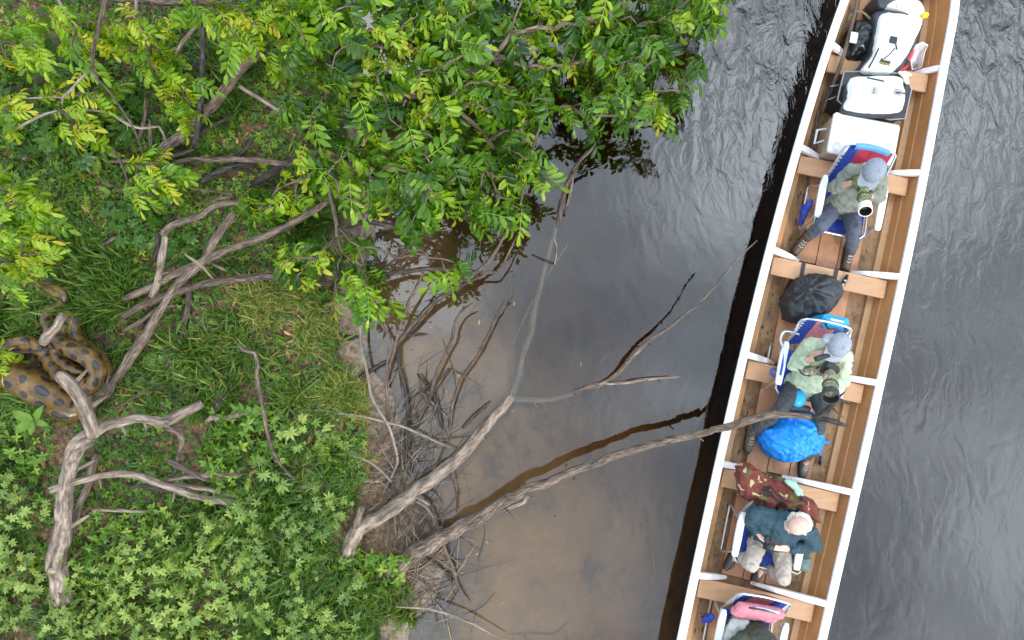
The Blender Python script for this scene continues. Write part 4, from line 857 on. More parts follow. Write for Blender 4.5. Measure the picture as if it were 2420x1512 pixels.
def SNAKEPIT(x, y): return inside([(100, 660), (150, 650), (180, 720), (250, 860), (240, 920), (100, 960), (-60, 900), (-60, 800), (60, 790), (95, 740)], x, y)
scatter(21000, BANK, cov)
gc = merged(its, 'ground_cover', LEAF_COVER); setp(gc, 'low green creeping herbs covering the bank', 'ground cover', kind='stuff')
its = []
def gr(kind, dens=1.0):
    def f(x, y):
        p = G(x, y)
        if SNAKEPIT(x, y) or rh.random() > dens or vnoise(p.x * 3.1, p.y * 3.1, 15) < rh.uniform(.2, .6): return 0
        its.append((kind, rh.randrange(len(PROTO[kind])), leaf_matrix(p, rh.uniform(0, 6.3), 0, 0, rh.uniform(.7, 1.25)), rh.uniform(-.15, .12))); return 1
    return f
scatter(300, [(160, 590), (330, 600), (320, 700), (260, 760), (180, 740), (150, 680)], gr('broadgrass'))
scatter(170, [(-40, 730), (90, 740), (100, 790), (-40, 800)], gr('broadgrass'))
scatter(120, [(480, 90), (640, 120), (560, 290), (490, 300)], gr('broadgrass'))
scatter(150, [(330, 800), (560, 780), (580, 1000), (400, 1010), (280, 930)], gr('grass'))
scatter(90, [(480, 640), (780, 660), (790, 960), (560, 960)], gr('grass'))
scatter(250, [(540, 660), (790, 680), (800, 960), (720, 980)], gr('drygrass'))
scatter(160, [(760, 880), (860, 900), (880, 1100), (780, 1010)], gr('drygrass'))
scatter(110, [(560, 1180), (660, 1150), (640, 1240), (560, 1260)], gr('broadgrass'))
scatter(120, [(860, 1330), (970, 1380), (980, 1470), (880, 1440)], gr('grass'))
scatter(130, [(700, 500), (800, 520), (790, 570), (690, 560)], gr('broadgrass'))
scatter(500, BANK, gr('grass', .6))
scatter(330, PAL2, gr('broadgrass'))
scatter(120, PAL1, gr('broadgrass'))
scatter(160, [(330, 800), (800, 780), (860, 1000), (500, 1100)], gr('broadgrass'))
gg = merged(its, 'grass', GRASS_MAT); setp(gg, 'tufts of green and drying grass on the bank', 'grass', kind='stuff')
its = []
def lit(x, y):
    p = G(x, y)
    its.append(('litter', rh.randrange(4), leaf_matrix(p + Vector((0, 0, .03)), rh.uniform(0, 6.3), rh.uniform(-.3, .3), rh.gauss(0, .5), rh.uniform(.4, 1.0)), rh.uniform(-.2, .2))); return 1
scatter(1100, BANK, lit)
scatter(420, [(300, 560), (800, 640), (880, 1000), (560, 980), (280, 940)], lit)
ll = merged(its, 'leaf_litter', LITTER_MAT); setp(ll, 'scattered brown and orange fallen leaves on the soil', 'leaf litter', kind='stuff')

# grass pressed round the snake
its = []
for x, y in [(150, 700), (175, 690), (185, 730), (200, 770), (215, 800), (20, 800), (50, 792), (90, 775), (30, 930), (70, 945), (110, 955), (150, 955), (235, 930), (250, 900), (255, 850), (160, 745), (100, 700), (90, 735)]:
    for _ in range(5):
        p = G(x + rh.gauss(0, 10), y + rh.gauss(0, 10)); its.append(('broadgrass', rh.randrange(6), leaf_matrix(p, rh.uniform(0, 6.3), 0, 0, rh.uniform(.8, 1.4)), rh.uniform(-.15, .12)))
g2 = merged(its, 'grass', GRASS_MAT); setp(g2, 'long green grass blades arching over the snake coils', 'grass', kind='stuff')
its = []
for _ in range(60):
    y = rh.uniform(300, 1500); x = np.interp(y, [q[0] for q in SHORE], [q[1] for q in SHORE]) + abs(rh.gauss(0, 140)) + 25
    its.append(('litter', rh.randrange(4), leaf_matrix(W(x, y, .006), rh.uniform(0, 6.3), .1, rh.gauss(0, .15), rh.uniform(.25, .6)), rh.uniform(-.1, .3)))
fl = merged(its, 'floating_leaves', LITTER_MAT); setp(fl, 'small dead leaves floating on the water along the bank', 'floating leaves', kind='stuff')
# ================================================================== the snake
sm, nt, b = newmat('snake_skin'); Lk = nt.links.new
uvn = nd(nt, 'ShaderNodeUVMap'); sp = nd(nt, 'ShaderNodeSeparateXYZ'); Lk(uvn.outputs['UV'], sp.inputs[0])
def mth(op, a, b_=None, c_=None):
    n = nd(nt, 'ShaderNodeMath', operation=op)
    for i, x in enumerate((a, b_, c_)):
        if x is None: continue
        if isinstance(x, (int, float)): n.inputs[i].default_value = x
        else: Lk(x, n.inputs[i])
    return n.outputs[0]
tcn = nd(nt, 'ShaderNodeTexCoord'); nj = nd(nt, 'ShaderNodeTexNoise', Scale=5.0, Detail=2.0); Lk(tcn.outputs['Object'], nj.inputs['Vector'])
jit = mth('MULTIPLY_ADD', nj.outputs['Fac'], 1.3, -.65)
def row(angle, period, phase, rad):
    """spots every period (in body radii) along a line at this angle from the spine"""
    u = mth('ADD', sp.outputs['X'], jit)
    a = mth('SUBTRACT', mth('FRACT', mth('MULTIPLY_ADD', u, 1 / period, phase)), .5)
    a = mth('MULTIPLY', a, period)
    d = mth('SUBTRACT', sp.outputs['Y'], angle)
    r2 = mth('ADD', mth('MULTIPLY', a, a), mth('MULTIPLY', mth('MULTIPLY', d, d), 1.25))
    mr = nd(nt, 'ShaderNodeMapRange', interpolation_type='SMOOTHSTEP'); mr.inputs['From Min'].default_value = (rad * 1.12) ** 2; mr.inputs['From Max'].default_value = (rad * .9) ** 2
    Lk(r2, mr.inputs['Value']); return mr.outputs[0]
spots = mth('MAXIMUM', mth('MAXIMUM', row(.55, 1.5, .0, .40), row(-.55, 1.5, .5, .40)), mth('MAXIMUM', row(1.62, 1.5, .35, .30), row(-1.62, 1.5, .85, .30)))
ns = nd(nt, 'ShaderNodeTexNoise', Scale=9.0, Detail=6.0); Lk(tcn.outputs['Object'], ns.inputs['Vector'])
sk = ramp(nt, [(.3, (.050, .028, .010)), (.55, (.135, .072, .018)), (.75, (.21, .118, .034))]); Lk(ns.outputs['Fac'], sk.inputs['Fac'])
dk = ramp(nt, [(.3, (.010, .008, .007)), (.7, (.035, .027, .024))]); Lk(ns.outputs['Fac'], dk.inputs['Fac'])
hm = nd(nt, 'ShaderNodeMapRange'); hm.inputs['From Min'].default_value = 3.0; hm.inputs['From Max'].default_value = 4.0; Lk(sp.outputs['X'], hm.inputs['Value'])
spots = mth('MULTIPLY', spots, hm.outputs[0])
mxs = nd(nt, 'ShaderNodeMixRGB'); Lk(spots, mxs.inputs['Fac']); Lk(sk.outputs['Color'], mxs.inputs['Color1']); Lk(dk.outputs['Color'], mxs.inputs['Color2'])
Lk(mxs.outputs['Color'], b.inputs['Base Color']); b.inputs['Roughness'].default_value = .24; b.inputs['Specular IOR Level'].default_value = .5
vo = nd(nt, 'ShaderNodeTexVoronoi', Scale=95.0); Lk(tcn.outputs['Object'], vo.inputs['Vector'])
bp = nd(nt, 'ShaderNodeBump', Strength=.25, Distance=.004); Lk(vo.outputs['Distance'], bp.inputs['Height']); Lk(bp.outputs['Normal'], b.inputs['Normal'])
# spine: (x, y, radius in crop pixels, height of the axis above ground in metres)
SN = [(425, 155, 14, .17), (455, 172, 34, .175), (510, 195, 52, .18), (570, 218, 62, .18), (620, 250, 50, .17), (640, 300, 42, .15), (600, 350, 45, .13), (520, 390, 52, .12), (475, 450, 58, .11), (480, 530, 62, .10), (530, 620, 66, .10), (580, 700, 74, .15), (660, 770, 82, .22), (780, 820, 84, .27), (900, 890, 82, .28), (975, 985, 80, .26), (985, 1090, 78, .24), (920, 1165, 78, .22), (810, 1175, 78, .20), (700, 1140, 78, .17), (600, 1060, 78, .14), (520, 960, 76, .11), (460, 860, 74, .09), (370, 770, 74, .10), (250, 745, 78, .12), (120, 780, 86, .13), (-40, 840, 100, .12), (-120, 950, 125, .12), (-40, 1010, 145, .14), (100, 1050, 155, .16), (260, 1130, 158, .17), (420, 1230, 158, .17), (580, 1330, 150, .15), (720, 1420, 130, .12), (860, 1380, 105, .10), (1000, 1240, 88, .09), (1065, 1100, 80, .08), (1040, 950, 76, .08), (960, 850, 74, .08), (840, 770, 70, .08), (760, 680, 66, .07), (745, 570, 62, .08), (770, 450, 56, .07), (690, 440, 52, .08), (650, 520, 50, .09), (610, 640, 52, .12), (560, 760, 58, .10), (580, 880, 62, .10), (660, 960, 58, .13), (760, 1010, 50, .16), (840, 1045, 32, .16), (900, 1080, 8, .15)]
pp = []
for x, y, r, z in SN:
    g = G(*cS(x, y)); q = W(*cS(x, y), max(g.z, .2) + z); pp.append((q.x, q.y, q.z, r * (1.12 if 40 < r < 100 else 1.0) * .2333 * (CAM_H - q.z) / FPX))
Q = catmull(pp, .018); NS = 22
v, f, uv0 = tube([q[:3] for q in Q], [max(q[3], .004) for q in Q], NS, True, flat_up=True)
# flatten the head, rebuild uv as (length in radii, signed angle from the spine)
un = 0; uvs = []
for i, q in enumerate(Q):
    re_ = math.sqrt(max(q[3], .012) * .085)
    if i: un += np.linalg.norm(q[:3] - Q[i - 1][:3]) / re_
    for k in range(NS):
        a = 2 * math.pi * k / NS; ang = (a - math.pi / 2 + math.pi) % (2 * math.pi) - math.pi
        uvs.append((un, ang * q[3] / re_))
        if i < 26:
            h = v[i * NS + k]; h.z = q[2] + (h.z - q[2]) * (.55 + .45 * max(0, (i - 12) / 14))
snake = empty('snake', Vector(pp[20][:3]) - Vector((0, 0, .2)), 'huge spotted olive brown snake coiled on the bank at the left', 'snake')
body = link('body', mesh(v, f, uvs), sm, snake, smooth=True)
EYE = plain('eye_dark', (.02, .015, .01), .15, .1)
i = 14; t = Vector(Q[i + 2][:3] - Q[i][:3]).normalized(); sd_ = t.cross(Vector((0, 0, 1)))
for s in (-1, 1): MB().ell(Vector(Q[i][:3]) + sd_ * s * Q[i][3] * .7 + Vector((0, 0, Q[i][3] * .42)), .010, .010, .010, nu=8, nv=6).build('eye', EYE, snake, smooth=True)

# ================================================================== the boat
BANG = R(12.3)
AX = Vector((math.cos(BANG), -math.sin(BANG), 0)); AY = Vector((math.sin(BANG), math.cos(BANG), 0)); AZ = Vector((0, 0, 1))
ZG = .33
BO = W(1927, 840, ZG); BO.z = 0
def B(u, v, z): return BO + AX * u + AY * v + AZ * z
def uv_of(p): d = p - BO; return d.dot(AX), d.dot(AY)
LE = [uv_of(W(x, y, ZG)) for x, y in ((1984, 0), (1884, 319), (1811, 588), (1747, 840), (1695, 1075), (1600, 1512))]
RE = [uv_of(W(x, y, ZG)) for x, y in ((2265, 0), (2208, 336), (2158.7, 588), (2106.7, 840), (2052, 1075), (1954, 1512))]
lv = np.array([p[1] for p in LE][::-1]); lu = np.array([p[0] for p in LE][::-1])
rv = np.array([p[1] for p in RE][::-1]); ru = np.array([p[0] for p in RE][::-1])
cl = np.polyfit(lv, lu, 3); cr_ = np.polyfit(rv, ru, 3)
VT = 3.6
def UL(v):
    if v > VT: t = (v - VT) / 2.6; e = np.polyval(cl, VT); m_ = (np.polyval(cl, VT) + np.polyval(cr_, VT)) / 2; return e + (m_ - e) * (t ** 1.35)
    return np.polyval(cl, max(v, -2.9))
def UR(v):
    if v > VT: t = (v - VT) / 2.6; e = np.polyval(cr_, VT); m_ = (np.polyval(cl, VT) + np.polyval(cr_, VT)) / 2; return e + (m_ - e) * (t ** 1.35)
    return np.polyval(cr_, max(v, -2.9))
VS = np.concatenate([np.arange(-6.5, 3.6, .12), np.linspace(3.6, 6.18, 22)])
def sheer(v): return ZG + (max(0, v - 2.5) ** 2) * .03
def wood_mat(name, lo, hi, rough=.5, dirt=.35, along=True):
    m, nt, b = newmat(name); L = nt.links.new
    t = nd(nt, 'ShaderNodeTexCoord'); mp = nd(nt, 'ShaderNodeMapping'); mp.inputs['Rotation'].default_value = (0, 0, BANG); mp.inputs['Scale'].default_value = (14, 1.6, 8) if along else (1.6, 14, 8)
    L(t.outputs['Object'], mp.inputs['Vector'])
    n = nd(nt, 'ShaderNodeTexNoise', Scale=1.8, Detail=7.0, Roughness=.6); L(mp.outputs['Vector'], n.inputs['Vector'])
    r = ramp(nt, [(.3, lo), (.7, hi)]); L(n.outputs['Fac'], r.inputs['Fac'])
    n2 = nd(nt, 'ShaderNodeTexNoise', Scale=7.0, Detail=8.0, Roughness=.7); L(t.outputs['Object'], n2.inputs['Vector'])
    r2 = ramp(nt, [(.30, (1 - dirt,) * 3), (.5, (1, 1, 1))]); L(n2.outputs['Fac'], r2.inputs['Fac'])
    mx = nd(nt, 'ShaderNodeMixRGB', blend_type='MULTIPLY', Fac=1.0); L(r.outputs['Color'], mx.inputs['Color1']); L(r2.outputs['Color'], mx.inputs['Color2'])
    L(mx.outputs['Color'], b.inputs['Base Color']); b.inputs['Roughness'].default_value = rough
    bp = nd(nt, 'ShaderNodeBump', Strength=.15, Distance=.006); L(n.outputs['Fac'], bp.inputs['Height']); L(bp.outputs['Normal'], b.inputs['Normal'])
    return m
WOOD_SIDE = wood_mat('varnished_side_planking', (.44, .205, .08), (.50, .245, .10), .42, .10)
WOOD_SEAT = wood_mat('thwart_plank', (.43, .23, .115), (.51, .295, .16), .5, .15, along=False)
WOOD_FLOOR = wood_mat('floor_board', (.39, .18, .09), (.47, .235, .125), .55, .3)
WOOD_BOTTOM = wood_mat('muddy_hull_bottom', (.20, .11, .05), (.33, .19, .09), .6, .7)
WOOD_STRIP = wood_mat('stringer_wood', (.47, .25, .115), (.55, .31, .145), .5, .2)
WHITE_PAINT = plain('white_gunwale_paint', (.78, .78, .77), .45, .07, 22)
WHITE_RIB = plain('white_rib_paint', (.74, .69, .68), .55, .08, 12)
HULL_OUT = plain('dark_hull_paint', (.035, .028, .02), .5, .3, 8)
MUD = plain('dark_mud', (.055, .036, .022), .7, .4, 30)
boat = empty('river_boat', B(0, 0, 0), 'long narrow wooden boat with white gunwales and brown inside', 'boat')
def loft(name, prof, mat, vs=VS, flip=False, smooth=False):
    """prof(v) -> list of (u, z) across; strip mesh along the boat"""
    rows = [prof(v) for v in vs]; k = len(rows[0]); V = []; F = []
    for v, r in zip(vs, rows): V += [B(u, v, z) for u, z in r]
    for i in range(len(vs) - 1):
        for j in range(k - 1):
            q = (i * k + j, i * k + j + 1, (i + 1) * k + j + 1, (i + 1) * k + j); F.append(q[::-1] if flip else q)
    return link(name, mesh(V, F), mat, boat, smooth=smooth)
def half(v): return (UR(v) - UL(v)) / 2, (UR(v) + UL(v)) / 2
def P_out(v):
    h, c = half(v); z = sheer(v); w = min(1, h / .6)
    return [(c - h + .012 * w, z - .012), (c - h * .90, z - .16), (c - h * .80, -.02), (c - h * .66, -.14), (c + h * .66, -.14), (c + h * .80, -.02), (c + h * .90, z - .16), (c + h - .012 * w, z - .012)]
loft('outer_hull', P_out, HULL_OUT, flip=True)
ZF = .035
def closed(name, fn, mat, vs=VS):
    """fn(v) -> closed ring of (u, z)"""
    rows = [fn(v) for v in vs]; k = len(rows[0]); V = []; F = []
    for v, r in zip(vs, rows): V += [B(u, v, z) for u, z in r]
    for i in range(len(vs) - 1):
        for j in range(k): F.append((i * k + j, i * k + (j + 1) % k, (i + 1) * k + (j + 1) % k, (i + 1) * k + j))
    F.append(tuple(range(k - 1, -1, -1))); F.append(tuple(range((len(vs) - 1) * k, len(vs) * k)))
    return link(name, mesh(V, F), mat, boat)
GW = .080
for s in (-1, 1):
    def pg(v, s=s):
        h, c = half(v); z = sheer(v); w = min(GW, h * .95); o = c + s * h
        return [(o, z - .028), (o, z - .004), (o - s * .006, z), (o - s * (w - .006), z), (o - s * w, z - .006), (o - s * w, z - .028)]
    closed('gunwale', pg, WHITE_PAINT)
    def pu(v, s=s):
        h, c = half(v); z = sheer(v); w = min(GW, h * .95); o = c + s * (h - w * .8); q = c + s * (h * .83)
        if (q - o) * s > 0: q = o
        return [(o, z - .026), (q, .15)]
    loft('upper_strake', pu, WOOD_SIDE)
    def plw(v, s=s):
        h, c = half(v); w = min(GW, h * .95); q = c + s * h * .83; l = c + s * h * .765
        return [(q + s * .004, .157), (q - s * .009, .155), (q - s * .012, .148), (l, ZF + .03)]
    loft('lower_strake', plw, WOOD_SIDE, vs=VS[VS < 5.6])
    def pst(v, s=s):
        h, c = half(v); l = c + s * h * .772
        return [(l, ZF - .01), (l, ZF + .042), (l - s * .055, ZF + .030), (l - s * .06, ZF - .01)]
    closed('chine_stringer', pst, WOOD_STRIP, vs=VS[VS < 5.6])
def pb(v):
    h, c = half(v); return [(c - h * .79, ZF), (c - h * .4, ZF - .012), (c + h * .4, ZF - .012), (c + h * .79, ZF)]
loft('hull_bottom', pb, WOOD_BOTTOM)
# transom
h_, c_ = half(-6.5)
MB().prism([B(u, -6.5, z) for u, z in [(c_ - h_ * .66, -.14), (c_ + h_ * .66, -.14), (c_ + h_ * .98, ZG - .03), (c_ - h_ * .98, ZG - .03)]], .04, -AY).build('transom', WOOD_SIDE, boat)
# thwarts, ribs and floor boards, bay by bay
ST = [uv_of(W(x, y, .2))[1] for x, y in ((1955, 150), (1893, 390), (1831, 629), (1771, 874), (1711, 1128), (1657, 1388))]
ST = [ST[0] + 1.05] + ST + [ST[-1] - 1.05, ST[-1] - 2.1, ST[-1] - 3.1]
ZT = .205
rb = random.Random(3)
for i, v in enumerate(ST):
    h, c = half(v); hw = h * .845 - .02; d = .092
    MB().frame_box(B(c, v, ZT), AX, AY, AZ, hw, d, .014, .004).build('thwart', WOOD_SEAT, boat)
    for s in (-1, 1):
        vr = v + .135; h2, c2 = half(vr); reach = (.40 if s < 0 else [.55, .60, .45, .35, .2, .05, -.05, .2, .3, .3][i])
        p0 = B(c2 + s * (h2 - .045), vr, sheer(vr) - .030); p1 = B(c2 + s * h2 * .8, vr, .16); p2 = B(c2 + s * h2 * reach, vr - .01, ZF + .052)
        n1 = (AZ * .8 - AX * s * .45).normalized(); th = .075; wd = .030
        m = MB(); pts = [p0, p0.lerp(p2, .35) + AZ * .012, p0.lerp(p2, .7) + AZ * .012, p2]
        V = []
        for q, k in zip(pts, (1, .95, .8, .45)):
            V += [q - AY * wd * k * 1.15, q + AY * wd * k * 1.15, q + AY * wd * k + AZ * th * .55 * k, q - AY * wd * k + AZ * th * .55 * k]
        F = [(0, 1, 2, 3)]
        for a in range(3):
            for j in range(4): F.append((a * 4 + j, a * 4 + 4 + j, a * 4 + 4 + (j + 1) % 4, a * 4 + (j + 1) % 4))
        F.append((15, 14, 13, 12)); m.add(V, F).build('rib', WHITE_RIB, boat)
    if i + 1 < len(ST):
        va, vb = ST[i] + .085, ST[i + 1] + .12
        va -= .03
        mid = (va + vb) / 2; h, c = half(mid); tot = h * .93; k = 3; bw = tot / k
        for j in range(k):
            cc = c - .015 - tot / 2 + bw * (j + .5); l = abs(va - vb) / 2 - rb.uniform(.006, .02)
            MB().frame_box(B(cc, mid + rb.uniform(-.01, .01), ZF + .026), AX, AY, AZ, bw / 2 - .004, l, .011, .003).build('floor_board', WOOD_FLOOR, boat)
# blobs of mud along the bilge: wear on the hull bottom
m = MB()
for _ in range(260):
    v = rb.uniform(-3, 3.6); h, c = half(v); s = rb.choice([-1, -1, 1]); u = c + s * h * rb.uniform(.49, .68); r = rb.uniform(.002, .0065) * (1.3 if s < 0 else .8)
    m.ell(B(u, v, ZF - .004), r, r * rb.uniform(.8, 5), .004, AX, AY, AZ, nu=7, nv=4)
mo = m.build('bilge_mud', MUD, boat); mo['kind'] = 'stuff'
FLOOR = ZF + .037
# ================================================================== soft and bodily shapes
def capsule(bm, p0, r0, p1, r1, n=12):
    p0, p1 = Vector(p0), Vector(p1); d = p1 - p0; L = d.length
    m = MB()
    if L < 1e-5: m.ell(p0, r0, r0, r0, nu=n, nv=8)
    else:
        t = d / L; ref = Vector((0, 0, 1)) if abs(t.z) < .9 else Vector((1, 0, 0)); x = t.cross(ref).normalized(); y = t.cross(x)
        rings = []
        for k in range(5): a = -math.pi / 2 + math.pi / 2 * k / 4; rings.append((p0 + t * r0 * math.sin(a), r0 * max(math.cos(a), .02)))
        for k in range(5): a = math.pi / 2 * k / 4; rings.append((p1 + t * r1 * math.sin(a), r1 * max(math.cos(a), .02)))
        V = []; F = []
        for c, r in rings: V += [c + x * r * math.cos(2 * math.pi * i / n) + y * r * math.sin(2 * math.pi * i / n) for i in range(n)]
        for k in range(9):
            for i in range(n): F.append((k * n + i, k * n + (i + 1) % n, (k + 1) * n + (i + 1) % n, (k + 1) * n + i))
        F.append(tuple(range(n - 1, -1, -1))); F.append(tuple(range(9 * n, 10 * n)))
        m.add(V, F)
    bm.add(m.v, m.f)
def remesh(mb, voxel, smooth=4, wrinkle=0.0, wscale=14, seed=0, stretch=(1, 1, 1)):
    """melt overlapping solids into one continuous skin"""
    me = mesh(mb.v, mb.f); o = bpy.data.objects.new('tmp', me); C.objects.link(o)
    md = o.modifiers.new('r', 'REMESH'); md.mode = 'VOXEL'; md.voxel_size = voxel
    ms_ = o.modifiers.new('s', 'SMOOTH'); ms_.iterations = smooth; ms_.factor = .5
    dg = bpy.context.evaluated_depsgraph_get(); me2 = bpy.data.meshes.new_from_object(o.evaluated_get(dg))
    bpy.data.objects.remove(o, do_unlink=True); bpy.data.meshes.remove(me)
    if wrinkle:
        n = len(me2.vertices); co = np.empty(n * 3, np.float32); no = np.empty(n * 3, np.float32)
        me2.vertices.foreach_get('co', co); me2.vertices.foreach_get('normal', no); co = co.reshape(-1, 3); no = no.reshape(-1, 3)
        d = np.empty(n, np.float32); sv = Vector((seed * 3.7, seed * 1.3, 0))
        for i in range(n):
            p = Vector((co[i, 0] * stretch[0], co[i, 1] * stretch[1], co[i, 2] * stretch[2])) * wscale + sv
            w = mnoise.noise(p * .6) * 1.2
            d[i] = 1 - 2.2 * abs(mnoise.noise(p + Vector((w, w, -w)))) + .5 * mnoise.noise(p * 2.3)
        co += no * (d * wrinkle - wrinkle * .5)[:, None]; me2.vertices.foreach_set('co', co.ravel()); me2.update()
    return me2
def blob(name, caps, mat, parent=None, loc=None, voxel=.012, smooth=4, wrinkle=0.0, wscale=14, seed=0, stretch=(1, 1, 1)):
    m = MB()
    for p0, r0, p1, r1 in caps: capsule(m, p0, r0, p1, r1)
    return link(name, remesh(m, voxel, smooth, wrinkle, wscale, seed, stretch), mat, parent, loc, smooth=True)

SKIN = plain('skin', (.55, .31, .22), .5, .12, 18); SKIN_PALE = plain('pale_pink_skin', (.66, .41, .32), .45, .1, 18)
HAIR_WHITE = plain('white_hair', (.72, .70, .66), .8, .1, 60, bump=.5, bscale=120)
BOOT_BROWN = plain('brown_boot_leather', (.085, .058, .045), .6, .3, 40); BOOT_OLIVE = plain('olive_boot', (.11, .10, .072), .6, .3, 40); BOOT_GREY = plain('grey_rubber_boot', (.075, .07, .065), .45, .25, 14)
LACE = plain('pale_bootlace', (.45, .40, .34), .8, .1); SOLE = plain('dark_sole', (.03, .028, .026), .8, .2)
ALU = plain('brushed_aluminium_tube', (.62, .64, .66), .32, .06, 30, metal=.75); PLASTIC_WHITE = plain('white_arm_plastic', (.74, .78, .80), .4, .04)
BLACK_PL = plain('black_plastic', (.018, .018, .02), .4, .2); BLACK_NY = plain('black_nylon', (.022, .022, .025), .6, .3, 40, bump=.2)
GLASS_DK = plain('lens_glass', (.008, .009, .012), .08, .1, coat=.5)
GREY_PL = plain('grey_plastic', (.32, .33, .34), .5, .1)
def camo(name, cols, scale=16):
    m, nt, b = newmat(name); L = nt.links.new; t = nd(nt, 'ShaderNodeTexCoord'); prev = None
    for i, (c, th) in enumerate(cols):
        if i == 0:
            prev = nd(nt, 'ShaderNodeRGB'); prev.outputs[0].default_value = (*c, 1); po = prev.outputs[0]; continue
        mp = nd(nt, 'ShaderNodeMapping'); mp.inputs['Location'].default_value = (i * 3.3, i * 1.7, i * 5.1); L(t.outputs['Object'], mp.inputs['Vector'])
        n = nd(nt, 'ShaderNodeTexNoise', Scale=scale * (1 + .25 * i), Detail=2.5, Distortion=.8); L(mp.outputs['Vector'], n.inputs['Vector'])
        r = ramp(nt, [(th - .01, (0, 0, 0)), (th + .01, (1, 1, 1))]); L(n.outputs['Fac'], r.inputs['Fac'])
        mx = nd(nt, 'ShaderNodeMixRGB'); L(r.outputs['Color'], mx.inputs['Fac']); L(po, mx.inputs['Color1']); mx.inputs['Color2'].default_value = (*c, 1); po = mx.outputs['Color']
    L(po, b.inputs['Base Color']); b.inputs['Roughness'].default_value = .75; b.inputs['Specular IOR Level'].default_value = .2
    return m
CAMO_GREEN = camo('green_camouflage', [((.16, .16, .09), 0), ((.23, .27, .08), .5), ((.04, .035, .025), .58), ((.36, .31, .22), .62)], 13)
CAMO_TAN = camo('tan_camouflage', [((.30, .26, .19), 0), ((.20, .22, .12), .52), ((.07, .05, .035), .6), ((.52, .47, .40), .62)], 14)
CAMO_RED = camo('reddish_camouflage', [((.17, .045, .035), 0), ((.055, .028, .024), .57), ((.11, .10, .035), .60), ((.47, .38, .20), .62)], 4.5)

# ------------------------------------------------------------------ folding chair; local x across, y towards the backrest
def stripes_mat(name, cols, soft=.45):
    m, nt, b = newmat(name); L = nt.links.new; u = nd(nt, 'ShaderNodeUVMap'); s = nd(nt, 'ShaderNodeSeparateXYZ'); L(u.outputs['UV'], s.inputs[0])
    r = ramp(nt, cols); r.color_ramp.interpolation = 'CONSTANT'; L(s.outputs['X'], r.inputs['Fac'])
    t = nd(nt, 'ShaderNodeTexCoord'); n = nd(nt, 'ShaderNodeTexNoise', Scale=30.0, Detail=6.0); L(t.outputs['Object'], n.inputs['Vector']); r2 = ramp(nt, [(.3, (.8, .8, .8)), (.7, (1.1, 1.1, 1.1))]); L(n.outputs['Fac'], r2.inputs['Fac'])
    mx = nd(nt, 'ShaderNodeMixRGB', blend_type='MULTIPLY', Fac=1.0); L(r.outputs['Color'], mx.inputs['Color1']); L(r2.outputs['Color'], mx.inputs['Color2'])
    L(mx.outputs['Color'], b.inputs['Base Color']); b.inputs['Roughness'].default_value = .7; return m
BLUE = (.02, .055, .34); RED = (.42, .025, .06); PINK = (.60, .20, .23); SKYB = (.10, .30, .62)
FAB_RED = stripes_mat('blue_and_red_canvas', [(0, BLUE), (.25, RED), (.52, (.30, .02, .05)), (.60, RED)])
FAB_PINK = stripes_mat('blue_and_pink_canvas', [(0, BLUE), (.26, PINK), (.74, BLUE)])
FAB_BLUE = plain('blue_canvas', (.025, .055, .33), .7, .2, 30); FAB_NAVY = plain('navy_canvas', (.02, .03, .11), .7, .2, 30)
BLUE_TRIM = plain('blue_arm_inset', (.02, .07, .42), .5, .1)
